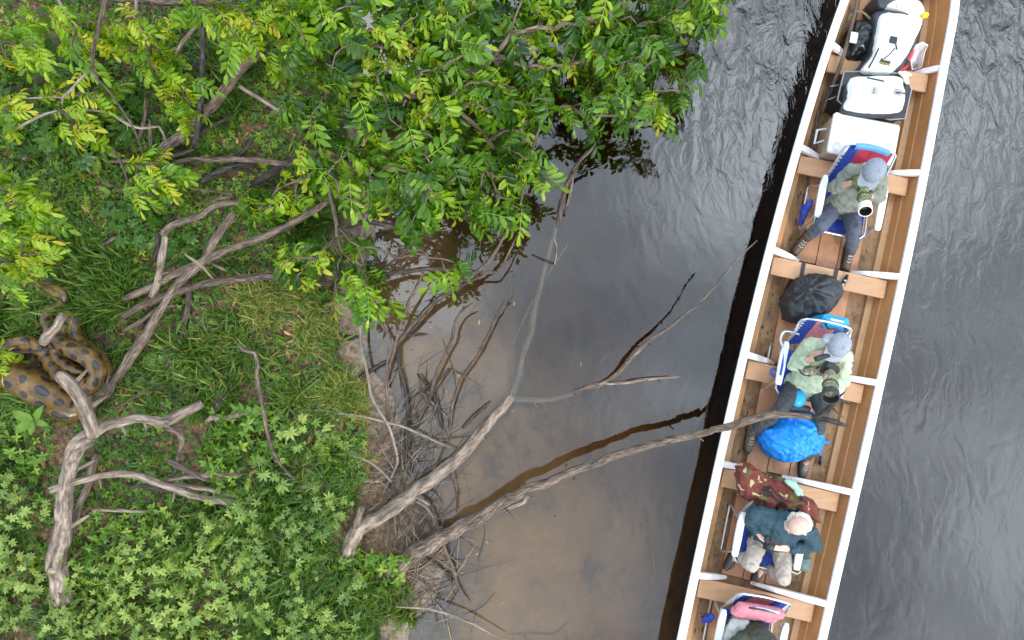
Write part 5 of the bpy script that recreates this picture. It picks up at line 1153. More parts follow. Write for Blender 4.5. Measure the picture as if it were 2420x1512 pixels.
def chair(px, label, fab, head=False, trim=False, half_w=.25, lean=.30, hb=.63):
    """px: picture point midway between the armrests at arm height"""
    p = W(px[0], px[1], FLOOR + .40); root_loc = Vector((p.x, p.y, FLOOR))
    root = empty('folding_chair', root_loc, label, 'chair')
    def K(x, y, z): return root_loc + AX * x + AY * y + AZ * z
    w = half_w
    def arc(pts, r=.0115, name='frame_tube', mat=ALU, n=8):
        q = catmull([tuple(a) for a in pts], .03); MB().tube(q, r, n).build(name, mat, root, smooth=True)
    # back loop, seat loop, two U-shaped leg loops
    arc([K(-w, .16, .20), K(-w, .30, .44), K(-w * .98, .16 + lean * .9, hb - .06), K(-w * .82, .17 + lean, hb), K(0, .18 + lean * 1.02, hb + .01), K(w * .82, .17 + lean, hb), K(w * .98, .16 + lean * .9, hb - .06), K(w, .30, .44), K(w, .16, .20)], name='back_frame')
    arc([K(-w, .17, .20), K(-w, -.1, .235), K(-w, -.24, .25), K(-w * .85, -.285, .25), K(0, -.29, .25), K(w * .85, -.285, .25), K(w, -.24, .25), K(w, -.1, .235), K(w, .17, .20)], name='seat_frame')
    for s in (-1, 1):
        x = s * (w + .045)
        arc([K(x, .12, .38), K(x, .16, .2), K(x, .20, .03), K(x, .12, .015), K(x, -.18, .015), K(x, -.26, .03), K(x, -.22, .2), K(x, -.17, .38)], name='leg_loop')
        arm = MB(); ring = []
        prof = [(-.21, .022), (-.19, .028), (-.05, .033), (.10, .033), (.17, .028), (.21, .016)]
        V = [K(x - hwid, y, .385 + .012 * (y > .1)) for y, hwid in prof] + [K(x + hwid, y, .385 + .012 * (y > .1)) for y, hwid in prof[::-1]]
        ao = MB().prism(V, .026).build('armrest', PLASTIC_WHITE, root)
        if trim:
            V = [K(x + a, y, .412) for a, y in ((-.012, -.12), (.012, -.12), (.014, .1), (-.010, .1))]
            MB().prism(V, .003).build('arm_inset', BLUE_TRIM, ao)
    # canvas: seat and back, sagging
    def sheet(name, fn, mat, nu=10, nv=8, thick=.006):
        V, F, U = [], [], []
        for j in range(nv + 1):
            for i in range(nu + 1): V.append(fn(i / nu, j / nv)); U.append((i / nu, j / nv))
        k = len(V)
        for j in range(nv):
            for i in range(nu):
                a = j * (nu + 1) + i; F.append((a, a + 1, a + nu + 2, a + nu + 1))
        for q in range(k): V.append(V[q] - AZ * thick - AY * -thick * .5); U.append(U[q])
        F += [tuple(k + a for a in f_[::-1]) for f_ in F]
        return link(name, mesh(V, F, U), mat, root, smooth=True)
    sheet('seat_canvas', lambda a, t: K((a - .5) * 2 * (w - .02), -.27 + .43 * t, .245 - .04 * t - .045 * math.sin(math.pi * a) * math.sin(math.pi * min(1, t + .1))), FAB_BLUE)
    def bk(a, t):
        y = .20 + (lean - .03) * t; z = .24 + (hb - .235) * t
        return K((a - .5) * 2 * (w * (1 - .1 * t) - .025), y + .05 * math.sin(math.pi * a) * (1 - t * .4), z + .006 * math.sin(a * 9))
    sheet('back_canvas', bk, fab)
    if head: sheet('headrest', lambda a, t: K((a - .5) * 1.3 * w, .17 + lean + .02 * math.sin(math.pi * a) + .03 * math.cos(t * 3.1) - .005, hb - .02 + .045 * math.sin(t * 3.1)), plain('headrest_canvas', SKYB, .6, .1), 8, 6)
    for s in (-1, 1):
        lac = MB()
        for k in range(9):
            t = .12 + k * .09; a = bk(.5 + s * .5, t); y = .20 + lean * t; q = K(s * w, .18 + lean * .98 * (t + .045), .22 + (hb - .24) * (t + .045))
            lac.tube([a, q], .0035, 5); lac.tube([q, bk(.5 + s * .5, min(1, t + .09))], .0035, 5)
        lac.build('lacing', PLASTIC_WHITE, root)
    return root, K

ch1, K1 = chair(cB(1110, 720), 'folding chair with red and blue back behind the grey capped photographer in grey trousers', FAB_RED, head=True)
ch2, K2 = chair(cF(790, 470), 'folding chair with pink and blue back and blue-inset arms', FAB_PINK, trim=True, lean=.27, hb=.55)
ch3, K3 = chair(cE(915, 700), 'folding chair mostly hidden under the camouflage cloth', FAB_PINK, lean=.27, hb=.56)
ch4, K4 = chair(cE(760, 1500), 'folding chair with pink back pouch at the bottom edge', FAB_PINK, lean=.26, hb=.58)
FABP = plain('pink_pouch_canvas', (.58, .20, .24), .75, .12, 25)
# pink pouch, loop and lilac bar on the back of the lowest chair
po = blob('back_pouch', [(K4(-.20, .30, .56), .055, K4(.14, .32, .56), .055), (K4(-.20, .23, .46), .055, K4(.13, .25, .46), .055), (K4(-.2, .28, .51), .042, K4(.14, .30, .51), .04)], FABP, ch4, voxel=.012, wrinkle=.006, wscale=16, seed=3)
MB().tube(catmull([tuple(K4(-.10, .34, .610)), tuple(K4(.02, .345, .625)), tuple(K4(.12, .34, .610))], .02), .014, 8).build('carry_bar', plain('lilac_bar', (.55, .58, .75), .5, .05), ch4, smooth=True)
MB().tube(catmull([tuple(K4(-.22, .30, .56)), tuple(K4(-.1, .335, .625)), tuple(K4(.06, .34, .628)), tuple(K4(.17, .31, .57)), tuple(K4(.02, .35, .575)), tuple(K4(-.18, .33, .56))], .02), .008, 6).build('black_piping', BLACK_NY, ch4, smooth=True)
# blue cup holder ring and blue side bag on chairs
MB().tube([tuple(K2(-.335 + .035 * math.cos(a), -.10 + .035 * math.sin(a), .36)) for a in np.linspace(0, 2 * math.pi, 17)], .012, 6, False).build('cup_holder', FAB_BLUE, ch2, smooth=True)
MB().tube(catmull([tuple(K2(-.30, .13, .40)), tuple(K2(-.36, .22, .42)), tuple(K2(-.33, .30, .42)), tuple(K2(-.20, .30, .43))], .02), .013, 8).build('carry_handle', ALU, ch2, smooth=True)
blob('side_bag', [(K1(-.32, -.02, .22), .035, K1(-.33, -.16, .14), .03), (K1(-.33, -.06, .13), .04, K1(-.32, -.2, .08), .03)], FAB_BLUE, ch1, voxel=.012, wrinkle=.012, wscale=20, seed=1)
blob('side_bag', [(K4(-.33, .06, .22), .035, K4(-.36, .0, .14), .04)], FAB_BLUE, ch4, voxel=.012, wrinkle=.012, wscale=20, seed=2)

# ------------------------------------------------------------------ people
def hand(caps, wrist, palm, fdir, side, curl):
    """palm and five bent fingers; fdir points along the fingers, side towards the little finger, curl where the tips bend"""
    fdir, side, curl = Vector(fdir).normalized(), Vector(side).normalized(), Vector(curl).normalized()
    wrist, palm = Vector(wrist), Vector(palm)
    for s in (-.028, -.010, .010, .026): caps.append((wrist.lerp(palm, .25) + side * s * .7, .015, palm + fdir * .025 + side * s, .013))
    for k, (s, l) in enumerate(((-.030, .070), (-.010, .080), (.011, .074), (.030, .058))):
        a = palm + fdir * .03 + side * s; b_ = a + (fdir * .8 + curl * .45).normalized() * l * .52; c_ = b_ + (fdir * .25 + curl).normalized() * l * .48
        caps.append((a, .0100, b_, .0090)); caps.append((b_, .0090, c_, .0075))
    a = wrist.lerp(palm, .45) - side * .030; b_ = a + (fdir * .55 - side * .7 + curl * .3).normalized() * .04; c_ = b_ + (fdir * .9 + curl * .5).normalized() * .034
    caps.append((a, .0125, b_, .011)); caps.append((b_, .0105, c_, .008))
def person(J, label, cols, shirt_w=.012, voxel=.0085, cap=None, bald=False, sleeves=1.0, trouser_end=1.0, seed=0, trim_len=1.0):
    pel = J['pelvis']; base = Vector((pel.x, pel.y, FLOOR)); root = empty('person', base, label, 'person')
    hd, nk = J['head'], J['neck']; shl, shr = J['shL'], J['shR']; hl, hr = J['hipL'], J['hipR']
    chest = (shl + shr) / 2; belly = chest.lerp(pel, .55); fw = J['face'].normalized(); up = J.get('up', Vector((0, 0, 1))).normalized()
    fw = (fw - up * fw.dot(up)).normalized(); rt = fw.cross(up)
    caps = []
    caps += [(hd + up * .02 - fw * .012, .084, hd + up * .03 + fw * .008, .080), (hd - up * .03 + fw * .035, .060, hd - up * .085 + fw * .055, .034), (hd - up * .02 - fw * .02, .072, hd - up * .06 + fw * .01, .058)]
    caps += [(hd + fw * .088 - up * .005, .010, hd + fw * .104 - up * .030, .012), (hd + fw * .082 - up * .062, .014, hd + fw * .084 - up * .066, .014)]
    for s in (-1, 1):
        caps.append((hd + rt * s * .086 - up * .03 - fw * .012, .013, hd + rt * s * .092 + up * .012 - fw * .022, .016))
        caps.append((hd + rt * s * .034 + fw * .078 + up * .018, .012, hd + rt * s * .012 + fw * .084 + up * .018, .010))
    caps += [(nk - up * .02, .055, hd - up * .06 - fw * .01, .052)]
    caps += [(shl.lerp(shr, .12), .062, shr.lerp(shl, .12), .062), (chest, .085, belly, .095), (shl.lerp(shr, .3), .06, hl.lerp(hr, .3) + (belly - pel) * .3, .075), (shr.lerp(shl, .3), .06, hr.lerp(hl, .3) + (belly - pel) * .3, .075), (hl, .075, hr, .075), (belly, .09, pel, .085)]
    for s in ('L', 'R'):
        caps += [(J['sh' + s], .052, J['el' + s], .042), (J['el' + s], .041, J['wr' + s], .027)]
        hand(caps, J['wr' + s], J['ha' + s], J.get('fd' + s, J['ha' + s] - J['wr' + s]), J.get('sd' + s, AX), J.get('cu' + s, -AZ))
        caps += [(J['hip' + s], .066, J['kn' + s], .044), (J['kn' + s], .044, J['kn' + s].lerp(J['an' + s], .35), .044), (J['kn' + s].lerp(J['an' + s], .35), .044, J['an' + s], .034), (J['an' + s], .036, J['to' + s], .03)]
    blob('body', caps, cols['skin'], root, voxel=voxel, smooth=2)
    # shirt
    k = shirt_w; c = [(shl.lerp(shr, .10), .068 + k, shr.lerp(shl, .10), .068 + k), (chest, .105 + k, belly, .122 + k), (shl.lerp(shr, .25), .075 + k, hl.lerp(hr, .15) + (belly - pel) * .25, .10 + k), (shr.lerp(shl, .25), .075 + k, hr.lerp(hl, .15) + (belly - pel) * .25, .10 + k), (nk - up * .05, .062, chest, .09), (hl + (belly - pel) * .1, .095 + k, hr + (belly - pel) * .1, .095 + k), (belly, .125 + k, pel, .115 + k)]
    for s in ('L', 'R'):
        e = J['el' + s].lerp(J['wr' + s], J.get('slv' + s, .85))
        c += [(J['sh' + s], .062 + k, J['el' + s], .052 + k), (J['el' + s], .052 + k, e, .040 + k * .8)]
    blob('shirt', c, cols['shirt'], root, voxel=.011, smooth=4, wrinkle=.017, wscale=10, seed=seed)
    c = [(hl, .096, hr, .096), (pel + AY * .03, .10, pel - AY * .02, .10)]
    for s in ('L', 'R'):
        e = J['kn' + s].lerp(J['an' + s], J.get('tre' + s, .88))
        c += [(J['hip' + s], .098, J['kn' + s], .064), (J['kn' + s], .064, J['kn' + s].lerp(J['an' + s], .4), .064), (J['kn' + s].lerp(J['an' + s], .4), .064, e, .056)]
    blob('trousers', c, cols['trousers'], root, voxel=.011, smooth=4, wrinkle=.012, wscale=11, seed=seed + 5)
    for s in ('L', 'R'):
        an, to = J['an' + s], J['to' + s]; d = (to - an); d.z = 0; d.normalize(); sd = d.cross(AZ); fl = FLOOR + .032
        heel = Vector((an.x, an.y, fl)) - d * .05; toe = heel + d * J.get('foot', .25); mid = heel.lerp(toe, .55)
        up_leg = (J['kn' + s] - an).normalized()
        bo = blob('boot', [(heel + AZ * .015, .042, heel + d * .06 + AZ * .03, .045), (heel + d * .03 + AZ * .03, .046, mid + AZ * .018, .044), (mid + AZ * .015, .046, toe - d * .04 + AZ * .005, .040), (Vector((an.x, an.y, fl + .05)), .050, an + up_leg * J.get('shaft', .05), .052)], cols['boot'], root, voxel=.009, smooth=3, wrinkle=.003, wscale=24, seed=seed)
        sl = MB(); pts = []
        for t, hwid in ((0, .030), (.2, .040), (.6, .047), (.85, .043), (1.0, .020)): pts.append(heel - d * .035 + d * t * (J.get('foot', .25) + .05) + sd * hwid)
        for t, hwid in ((1.0, .020), (.85, .043), (.6, .047), (.2, .040), (0, .030)): pts.append(heel - d * .035 + d * t * (J.get('foot', .25) + .05) - sd * hwid)
        pts = [Vector((q.x, q.y, FLOOR + .001)) for q in pts][::-1]
        sl.prism(pts, .016).build('sole', SOLE, bo)
        if cols.get('lace'):
            lc = MB()
            for q in range(4):
                a = heel + d * (.07 + .028 * q) + AZ * (.085 - .011 * q); lc.tube([a + sd * .024, a + d * .015 + AZ * .004, a - sd * .024], .004, 5)
            lc.build('lace', LACE, bo)
    if cap:
        cm_ = cols['cap']; top = MB(); nu = 20
        tl = (up + fw * cap.get('tilt', 0)).normalized(); f2 = (fw - tl * fw.dot(tl)).normalized(); r2 = f2.cross(tl)
        cc = hd + tl * .022
        top.ell(cc, .098, .112, .098, r2, f2, tl, nu=24, nv=9, lo=-8, hi=88); 
        co = top.build('cap', cm_, root, smooth=True)
        bm_ = MB(); V = []
        n = 13
        for i in range(n):
            a = R(-78 + 156 * i / (n - 1)); V.append(cc + r2 * math.sin(a) * .097 + f2 * (math.cos(a) * .100) - tl * .006)
        for i in range(n):
            a = R(78 - 156 * i / (n - 1)); V.append(cc + r2 * math.sin(a) * .090 + f2 * (math.cos(a) ** .6 * .088 + .092) - tl * (.022 + .012 * math.cos(a)))
        F = []
        for i in range(n - 1): F.append((i, i + 1, 2 * n - 2 - i, 2 * n - 1 - i))
        m2 = len(V); V += [q - tl * .005 for q in V]; F += [tuple(m2 + a for a in f_[::-1]) for f_ in F]
        for i in range(2 * n): F.append((i, (i + 1) % (2 * n), m2 + (i + 1) % (2 * n), m2 + i))
        bm_.add(V, F).build('brim', cm_, co, smooth=False)
        sm_ = MB()
        for i in range(6):
            a = math.pi * i / 6 + .26
            sm_.tube([cc + r2 * .0985 * math.cos(t) * math.cos(a) + f2 * .1125 * math.cos(t) * math.sin(a) + tl * .0985 * math.sin(t) for t in np.linspace(.05, math.pi - .05, 15)], .0009, 4)
        sm_.ell(cc + tl * .099, .008, .008, .005, r2, f2, tl, nu=8, nv=4); sm_.build('seams', cols['cap2'], co)
        if cap.get('flap'):
            blob('neck_flap', [(cc + r2 * .075 - tl * .01, .03, cc + r2 * .125 - tl * .03, .028), (cc + r2 * .07 - f2 * .05 - tl * .02, .03, cc + r2 * .11 - f2 * .03 - tl * .05, .03)], cm_, co, voxel=.012)
    return root
def cv(c, x, y, z): return W(*c(x, y), z)
CAPM = plain('grey_cap_cloth', (.24, .265, .315), .75, .1, 50, bump=.2); CAP2 = plain('cap_seam', (.19, .21, .25), .8, .1)
CAPM2 = plain('pale_grey_cap_cloth', (.29, .315, .36), .7, .12, 40, bump=.2)
F_ = FLOOR
# first photographer
J = dict(head=cv(cB, 1345, 372, .98), neck=cv(cB, 1265, 420, .86), shL=cv(cB, 1120, 385, .76), shR=cv(cB, 1400, 470, .76), pelvis=cv(cB, 1010, 760, .30), hipL=cv(cB, 920, 770, .30), hipR=cv(cB, 1100, 810, .30),
 elL=cv(cB, 940, 560, .58), wrL=cv(cB, 1110, 510, .80), haL=cv(cB, 1180, 470, .88), elR=cv(cB, 1400, 660, .55), wrR=cv(cB, 1310, 650, .80), haR=cv(cB, 1265, 640, .90),
 knL=cv(cB, 800, 960, .52), knR=cv(cB, 1140, 1010, .50), anL=cv(cB, 640, 1090, F_ + .09), toL=cv(cB, 540, 1210, F_ + .03), anR=cv(cB, 1110, 1235, F_ + .09), toR=cv(cB, 1060, 1370, F_ + .03),
 face=-AY + AX * -.12 - AZ * .15, slvL=.45, slvR=.8, treL=.62, treR=.88, cuL=AX, cuR=AX * -1, sdL=-AZ, sdR=AY)
p1 = person(J, 'person in grey cap and grey-green shirt holding a long white-ringed lens in the boat', dict(skin=SKIN, shirt=plain('grey_green_shirt', (.19, .20, .165), .8, .1, 12), trousers=plain('slate_trousers', (.075, .085, .115), .8, .12, 14), boot=BOOT_BROWN, cap=CAPM, cap2=CAP2, lace=True), cap=dict(tilt=.32), seed=1)
J = dict(head=cv(cF, 1035, 225, .98), neck=cv(cF, 960, 270, .85), shL=cv(cF, 770, 240, .74), shR=cv(cF, 1085, 340, .74), pelvis=cv(cF, 720, 620, .30), hipL=cv(cF, 620, 610, .30), hipR=cv(cF, 830, 650, .30),
 elL=cv(cF, 620, 420, .56), wrL=cv(cF, 740, 380, .78), haL=cv(cF, 820, 350, .85), elR=cv(cF, 1080, 580, .55), wrR=cv(cF, 990, 590, .78), haR=cv(cF, 960, 570, .88),
 knL=cv(cF, 500, 830, .50), knR=cv(cF, 890, 900, .50), anL=cv(cF, 225, 1070, F_ + .09), toL=cv(cF, 190, 1180, F_ + .03), anR=cv(cF, 735, 1310, F_ + .09), toR=cv(cF, 700, 1440, F_ + .03),
 face=-AY + AX * -.05 - AZ * .2, slvL=.8, slvR=.85, treL=.92, treR=.9, cuL=-AZ, cuR=-AX, sdL=-AY, sdR=AY)
p2 = person(J, 'person in pale green shirt and dark trousers aiming a camouflaged lens above the blue bag', dict(skin=SKIN, shirt=plain('pale_green_shirt', (.42, .50, .35), .75, .08, 10), trousers=plain('charcoal_trousers', (.045, .050, .060), .75, .12, 14), boot=BOOT_OLIVE, cap=CAPM2, cap2=CAP2, lace=True), cap=dict(tilt=.38, flap=True), seed=2)
J = dict(head=cv(cE, 1150, 565, .95), neck=cv(cE, 1080, 590, .83), shL=cv(cE, 800, 470, .70), shR=cv(cE, 1235, 625, .72), pelvis=cv(cE, 930, 680, .30), hipL=cv(cE, 830, 670, .30), hipR=cv(cE, 1010, 730, .30),
 elL=cv(cE, 765, 560, .48), wrL=cv(cE, 815, 625, .54), haL=cv(cE, 845, 665, .56), elR=cv(cE, 1285, 745, .50), wrR=cv(cE, 1075, 765, .54), haR=cv(cE, 1005, 755, .56),
 knL=cv(cE, 765, 900, .50), knR=cv(cE, 1030, 1010, .50), anL=cv(cE, 655, 800, F_ + .09), toL=cv(cE, 570, 915, F_ + .03), anR=cv(cE, 865, 900, F_ + .09), toR=cv(cE, 790, 1040, F_ + .03),
 face=-AX * .75 - AY * .5 - AZ * .55, up=Vector((-.45, -.25, .85)), slvL=.86, slvR=.86, treL=.8, treR=.8, shaft=.12, cuL=AX, cuR=-AX, sdL=-AX, sdR=-AY)
p3 = person(J, 'bald white-bearded person in dark teal shirt looking down at a camera', dict(skin=SKIN_PALE, shirt=plain('dark_teal_shirt', (.018, .055, .075), .75, .15, 10), trousers=plain('khaki_trousers', (.44, .37, .31), .8, .08, 12), boot=BOOT_GREY), seed=3)
hd = J['head']; up = J['up'].normalized(); fw = J['face']; fw = (fw - up * fw.dot(up)).normalized(); rt_ = fw.cross(up)
blob('beard', [(hd + fw * .062 - up * .075 + rt_ * s * .03, .032, hd + fw * .02 - up * .05 + rt_ * s * .068, .028) for s in (-1, 1)] + [(hd + fw * .075 - up * .085, .034, hd + fw * .07 - up * .105, .03)], HAIR_WHITE, p3, voxel=.009, wrinkle=.004, wscale=40)
blob('hair_fringe', [(hd - fw * .055 - up * .02 + rt_ * s * .055, .036, hd - fw * .0 - up * .015 + rt_ * s * .080, .024) for s in (-1, 1)] + [(hd - fw * .075 - up * .03 - rt_ * .03, .036, hd - fw * .075 - up * .03 + rt_ * .03, .036)], HAIR_WHITE, p3, voxel=.009, wrinkle=.004, wscale=40)
gls = MB()
for s in (-1, 1):
    gls.tube([hd + fw * .098 + up * .018 + rt_ * s * (.034 + .022 * math.cos(a)) + up * .018 * math.sin(a) for a in np.linspace(0, 6.28, 13)], .0022, 5, False)
    gls.tube([hd + fw * .095 + up * .02 + rt_ * s * .056, hd - fw * .02 + up * .012 + rt_ * s * .09], .0022, 5)
gls.build('glasses', ALU, p3)
# fourth person, mostly below the frame
def kk(x, y, z): return K4(x, y, z)
J = dict(head=kk(.05, -.22, .78), neck=kk(.04, -.10, .70), shL=kk(-.15, .02, .60), shR=kk(.22, .0, .60), pelvis=kk(0, .06, .26), hipL=kk(-.09, .05, .26), hipR=kk(.09, .05, .26), elL=kk(-.26, -.22, .42), wrL=kk(-.12, -.42, .48), haL=kk(-.06, -.46, .50), elR=kk(.26, -.22, .42), wrR=kk(.12, -.42, .48), haR=kk(.06, -.46, .5),
 knL=kk(-.14, -.36, .46), knR=kk(.14, -.36, .46), anL=kk(-.16, -.46, .09), toL=kk(-.17, -.62, .03), anR=kk(.14, -.46, .09), toR=kk(.15, -.62, .03), face=-AY - AZ * .2, slvL=.9, slvR=.9, sdL=-AX, sdR=AX)
person(J, 'person in dark olive shirt cut off by the bottom edge', dict(skin=SKIN, shirt=plain('dark_olive_shirt', (.055, .065, .045), .8, .12, 10), trousers=plain('stone_trousers', (.40, .38, .34), .8, .1), boot=BOOT_OLIVE, cap=CAPM, cap2=CAP2), cap=dict(tilt=.1), seed=4)
blob('folded_jacket', [(K4(-.17, .12, .42), .05, K4(-.2, -.06, .36), .06), (K4(-.10, .14, .42), .05, K4(-.14, -.06, .38), .06)], plain('pale_grey_cloth', (.52, .51, .48), .8, .08), None, loc=K4(-.15, 0, .3), voxel=.012, wrinkle=.012, wscale=16, seed=8)
setp(bpy.data.objects['folded_jacket'], 'pale grey folded jacket beside the person at the bottom edge', 'jacket')

# ------------------------------------------------------------------ cameras with long lenses
def long_lens(c, a, b_, ra, rb_, camo_m, label, ring, za, zb, s):
    p0, p1 = cv(c, *a, za), cv(c, *b_, zb); d = (p1 - p0).normalized(); L = (p1 - p0).length
    root = empty('long_lens_camera', p0, label, 'camera'); x = d.cross(AZ).normalized(); y = x.cross(d)
    prof = [(0, ra * .85), (.16, ra), (.20, ra * .86), (.42, ra * .92), (.46, ra * 1.1), (.74, rb_ * .96), (.80, rb_)]
    P = [p0 + d * L * t for t, r in prof]; V, F, U = tube(P, [r for t, r in prof], 20)
    co = np.array([list(q) for q in V])
    for i in range(len(V)):
        V[i] = V[i] + Vector((mnoise.noise(V[i] * 28) * .009, mnoise.noise(V[i] * 28 + Vector((9, 0, 0))) * .009, 0))
    link('lens_barrel', mesh(V, F), camo_m, root, smooth=True)
    # hood: open tube with thickness
    ro, ri = rb_ * 1.02, rb_ * .93; n = 24; V = []; F = []
    for t, r in ((.78, ro), (1.0, ro * 1.04), (1.0, ri), (.72, ri * .8)):
        V += [p0 + d * L * t + x * r * math.cos(2 * math.pi * i / n) + y * r * math.sin(2 * math.pi * i / n) for i in range(n)]
    for k in range(2):
        for i in range(n): F.append((k * n + i, k * n + (i + 1) % n, (k + 1) * n + (i + 1) % n, (k + 1) * n + i))
    hd_ = link('lens_hood', mesh(V[:3 * n], F), ring, root, smooth=False)
    link('hood_lining', mesh(V[2 * n:], [(i, (i + 1) % n, n + (i + 1) % n, n + i) for i in range(n)]), BLACK_PL, hd_)
    MB().ell(p0 + d * L * .75, ri * .85, ri * .85, .012, x, y, d, nu=24, nv=4).build('front_glass', GLASS_DK, root, smooth=True)
    bz = p0 - d * .045; MB().frame_box(bz, x, y, d, .068, .055, .04, .012).build('camera_body', BLACK_PL, root)
    n2 = MB(); n2.tube([p0 + d * L * .50 + x * ra * 1.16 * math.cos(a_) + y * ra * 1.16 * math.sin(a_) for a_ in np.linspace(0, 6.28, 20)], .006, 5, False); n2.build('strap', BLACK_NY, root)
    return root
WHITE_RING = plain('white_lens_hood', (.78, .80, .80), .4, .03); DK_RING = plain('dark_lens_hood', (.05, .048, .042), .6, .2)
lens1 = long_lens(cB, (1235, 520), (1264, 810), .048, .055, CAMO_GREEN, 'long camouflaged lens with white front ring held by the first photographer', WHITE_RING, .84, 1.10, .2222)
blob('camo_cover', [(cv(cB, 1170, 480, .86), .035, cv(cB, 1190, 560, .80), .035), (cv(cB, 1150, 500, .84), .03, cv(cB, 1230, 470, .90), .045), (cv(cB, 1320, 490, .88), .035, cv(cB, 1350, 560, .84), .03)], CAMO_GREEN, lens1, voxel=.011, wrinkle=.012, wscale=22, seed=4)
lens2 = long_lens(cF, (955, 500), (962, 735), .056, .070, CAMO_TAN, 'wide camouflaged lens with dark front held above the blue bag', DK_RING, .84, 1.08, .25)
blob('camo_cover', [(cv(cF, 740, 480, .66), .04, cv(cF, 880, 480, .72), .045), (cv(cF, 910, 440, .76), .045, cv(cF, 1030, 460, .78), .05), (cv(cF, 980, 420, .76), .045, cv(cF, 960, 530, .80), .065)], CAMO_TAN, lens2, voxel=.011, wrinkle=.012, wscale=22, seed=6)
MB().tube(catmull([tuple(cv(cF, 700, 420, .72)), tuple(cv(cF, 670, 460, .66)), tuple(cv(cF, 690, 510, .60)), tuple(cv(cF, 770, 530, .62))], .02), .008, 6).build('neck_strap', BLACK_NY, lens2, smooth=True)
MB().frame_box(cv(cF, 880, 350, .92), (AX * .85 + AY * .5).normalized(), (AY * .85 - AX * .5).normalized(), AZ, .065, .022, .03, .008).build('grip', BLACK_PL, lens2)
# small camera in the lap of the third person
cp = cv(cE, 925, 715, .56); cr3 = empty('small_camera', cp, 'black camera held in the lap of the bald person', 'camera')
cx_, cy_ = (AX * .5 + AY * .85).normalized(), (AY * .5 - AX * .85).normalized()
cb = MB().frame_box(cv(cE, 935, 690, .57), AX, AY, AZ, .078, .036, .05, .01).build('camera_body', BLACK_PL, cr3)
MB().frame_box(cv(cE, 945, 690, .62), AX, AY, AZ, .03, .03, .016, .006).build('viewfinder', BLACK_PL, cb)
MB().tube([cv(cE, 928, 705, .56), cv(cE, 900, 775, .55)], [.046, .05], 18).build('lens', BLACK_PL, cr3, smooth=True)
MB().tube([cv(cE, 905, 770, .55), cv(cE, 897, 782, .55)], [.042, .036], 18).build('front_glass', GLASS_DK, cr3)
MB().ell(cv(cE, 925, 665, .615), .010, .010, .006, nu=10, nv=4).build('dial', GREY_PL, cr3)

# ------------------------------------------------------------------ bags, cloths and boxes
def cushion(name, pts, zlo, ztop, mat, parent=None, loc=None, rnd=.05, dome=.03, wr=.006, wscale=9, seed=0, pleat=None, n=110, fold=1.0):
    """filled soft shape over a closed outline: bulging sides, rounded shoulder, domed and creased top"""
    P = [(p.x, p.y, 0.0) for p in pts]; ce = sum((Vector(p) for p in P), Vector()) / len(P)
    ring = catmull(P[-2:] + P + P[:2], .01); k0 = len(P)
    Q = np.array(P + P[:1]); seg = []
    m = len(P)
    per = max(3, n // m); out = []
    for i in range(m):
        p0, p1, p2, p3 = (np.array(P[(i + j) % m]) for j in (-1, 0, 1, 2))
        for t in np.linspace(0, 1, per, endpoint=False):
            out.append(.5 * (2 * p1 + (p2 - p0) * t + (2 * p0 - 5 * p1 + 4 * p2 - p3) * t * t + (3 * p1 - p0 - 3 * p2 + p3) * t ** 3))
    N = len(out); h = ztop - zlo
    prof = [(.90, zlo), (.985, zlo + h * .10), (1.0, zlo + h * .3), (1.0, zlo + h * .55), (.99, ztop - rnd * 1.1), (.965, ztop - rnd * .55), (.93, ztop - rnd * .2), (.87, ztop), (.80, ztop + dome * .2), (.70, ztop + dome * .42), (.58, ztop + dome * .63), (.46, ztop + dome * .79), (.34, ztop + dome * .9), (.22, ztop + dome * .96), (.11, ztop + dome), (.02, ztop + dome)]
    pt_ = np.array(prof); prof = [tuple(q) for q in np.stack([np.interp(np.linspace(0, len(pt_) - 1, 46), np.arange(len(pt_)), pt_[:, k_]) for k_ in (0, 1)], 1)]
    V = []; sv = Vector((seed * 2.3, seed * 5.1, seed))
    for s_, z in prof:
        for q in out:
            v_ = Vector((ce.x + (q[0] - ce.x) * s_, ce.y + (q[1] - ce.y) * s_, z))
            if wr:
                w = v_ * wscale + sv; tw = mnoise.noise(w * .5) * 1.6
                d = (1 - 2.4 * abs(mnoise.noise(w + Vector((tw, -tw, tw))))) * .8 + .5 * mnoise.noise(w * 2.1) - .3
                nrm = Vector(((q[0] - ce.x), (q[1] - ce.y), 0)).normalized() * (s_ ** 3) + AZ * (1 - s_ ** 4)
                v_ += nrm.normalized() * d * wr
            if pleat:
                dd = v_ - pleat[0]; a_ = math.atan2(dd.y, dd.x); r_ = math.hypot(dd.x, dd.y)
                c_ = math.cos(a_ * pleat[1] / 2 + mnoise.noise((a_ * 1.3, 3, 1)) * 2.5)
                v_.z += pleat[2] * ((abs(c_) ** .6 - .6) * min(1, r_ / .06) * max(0, 1 - r_ / .34) + .9 * max(0, 1 - r_ / .05)) * (1 if z > zlo + h * .5 else 0)
            V.append(v_)
    F = []
    for k in range(len(prof) - 1):
        for i in range(N): F.append((k * N + i, k * N + (i + 1) % N, (k + 1) * N + (i + 1) % N, (k + 1) * N + i))
    F.append(tuple(range(N - 1, -1, -1))); F.append(tuple(range((len(prof) - 1) * N, len(prof) * N)))
    return link(name, mesh(V, F), mat, parent, loc, smooth=True)
def ccw(pts):
    a = sum(p.x * q.y - q.x * p.y for p, q in zip(pts, pts[1:] + pts[:1])); return pts if a > 0 else pts[::-1]
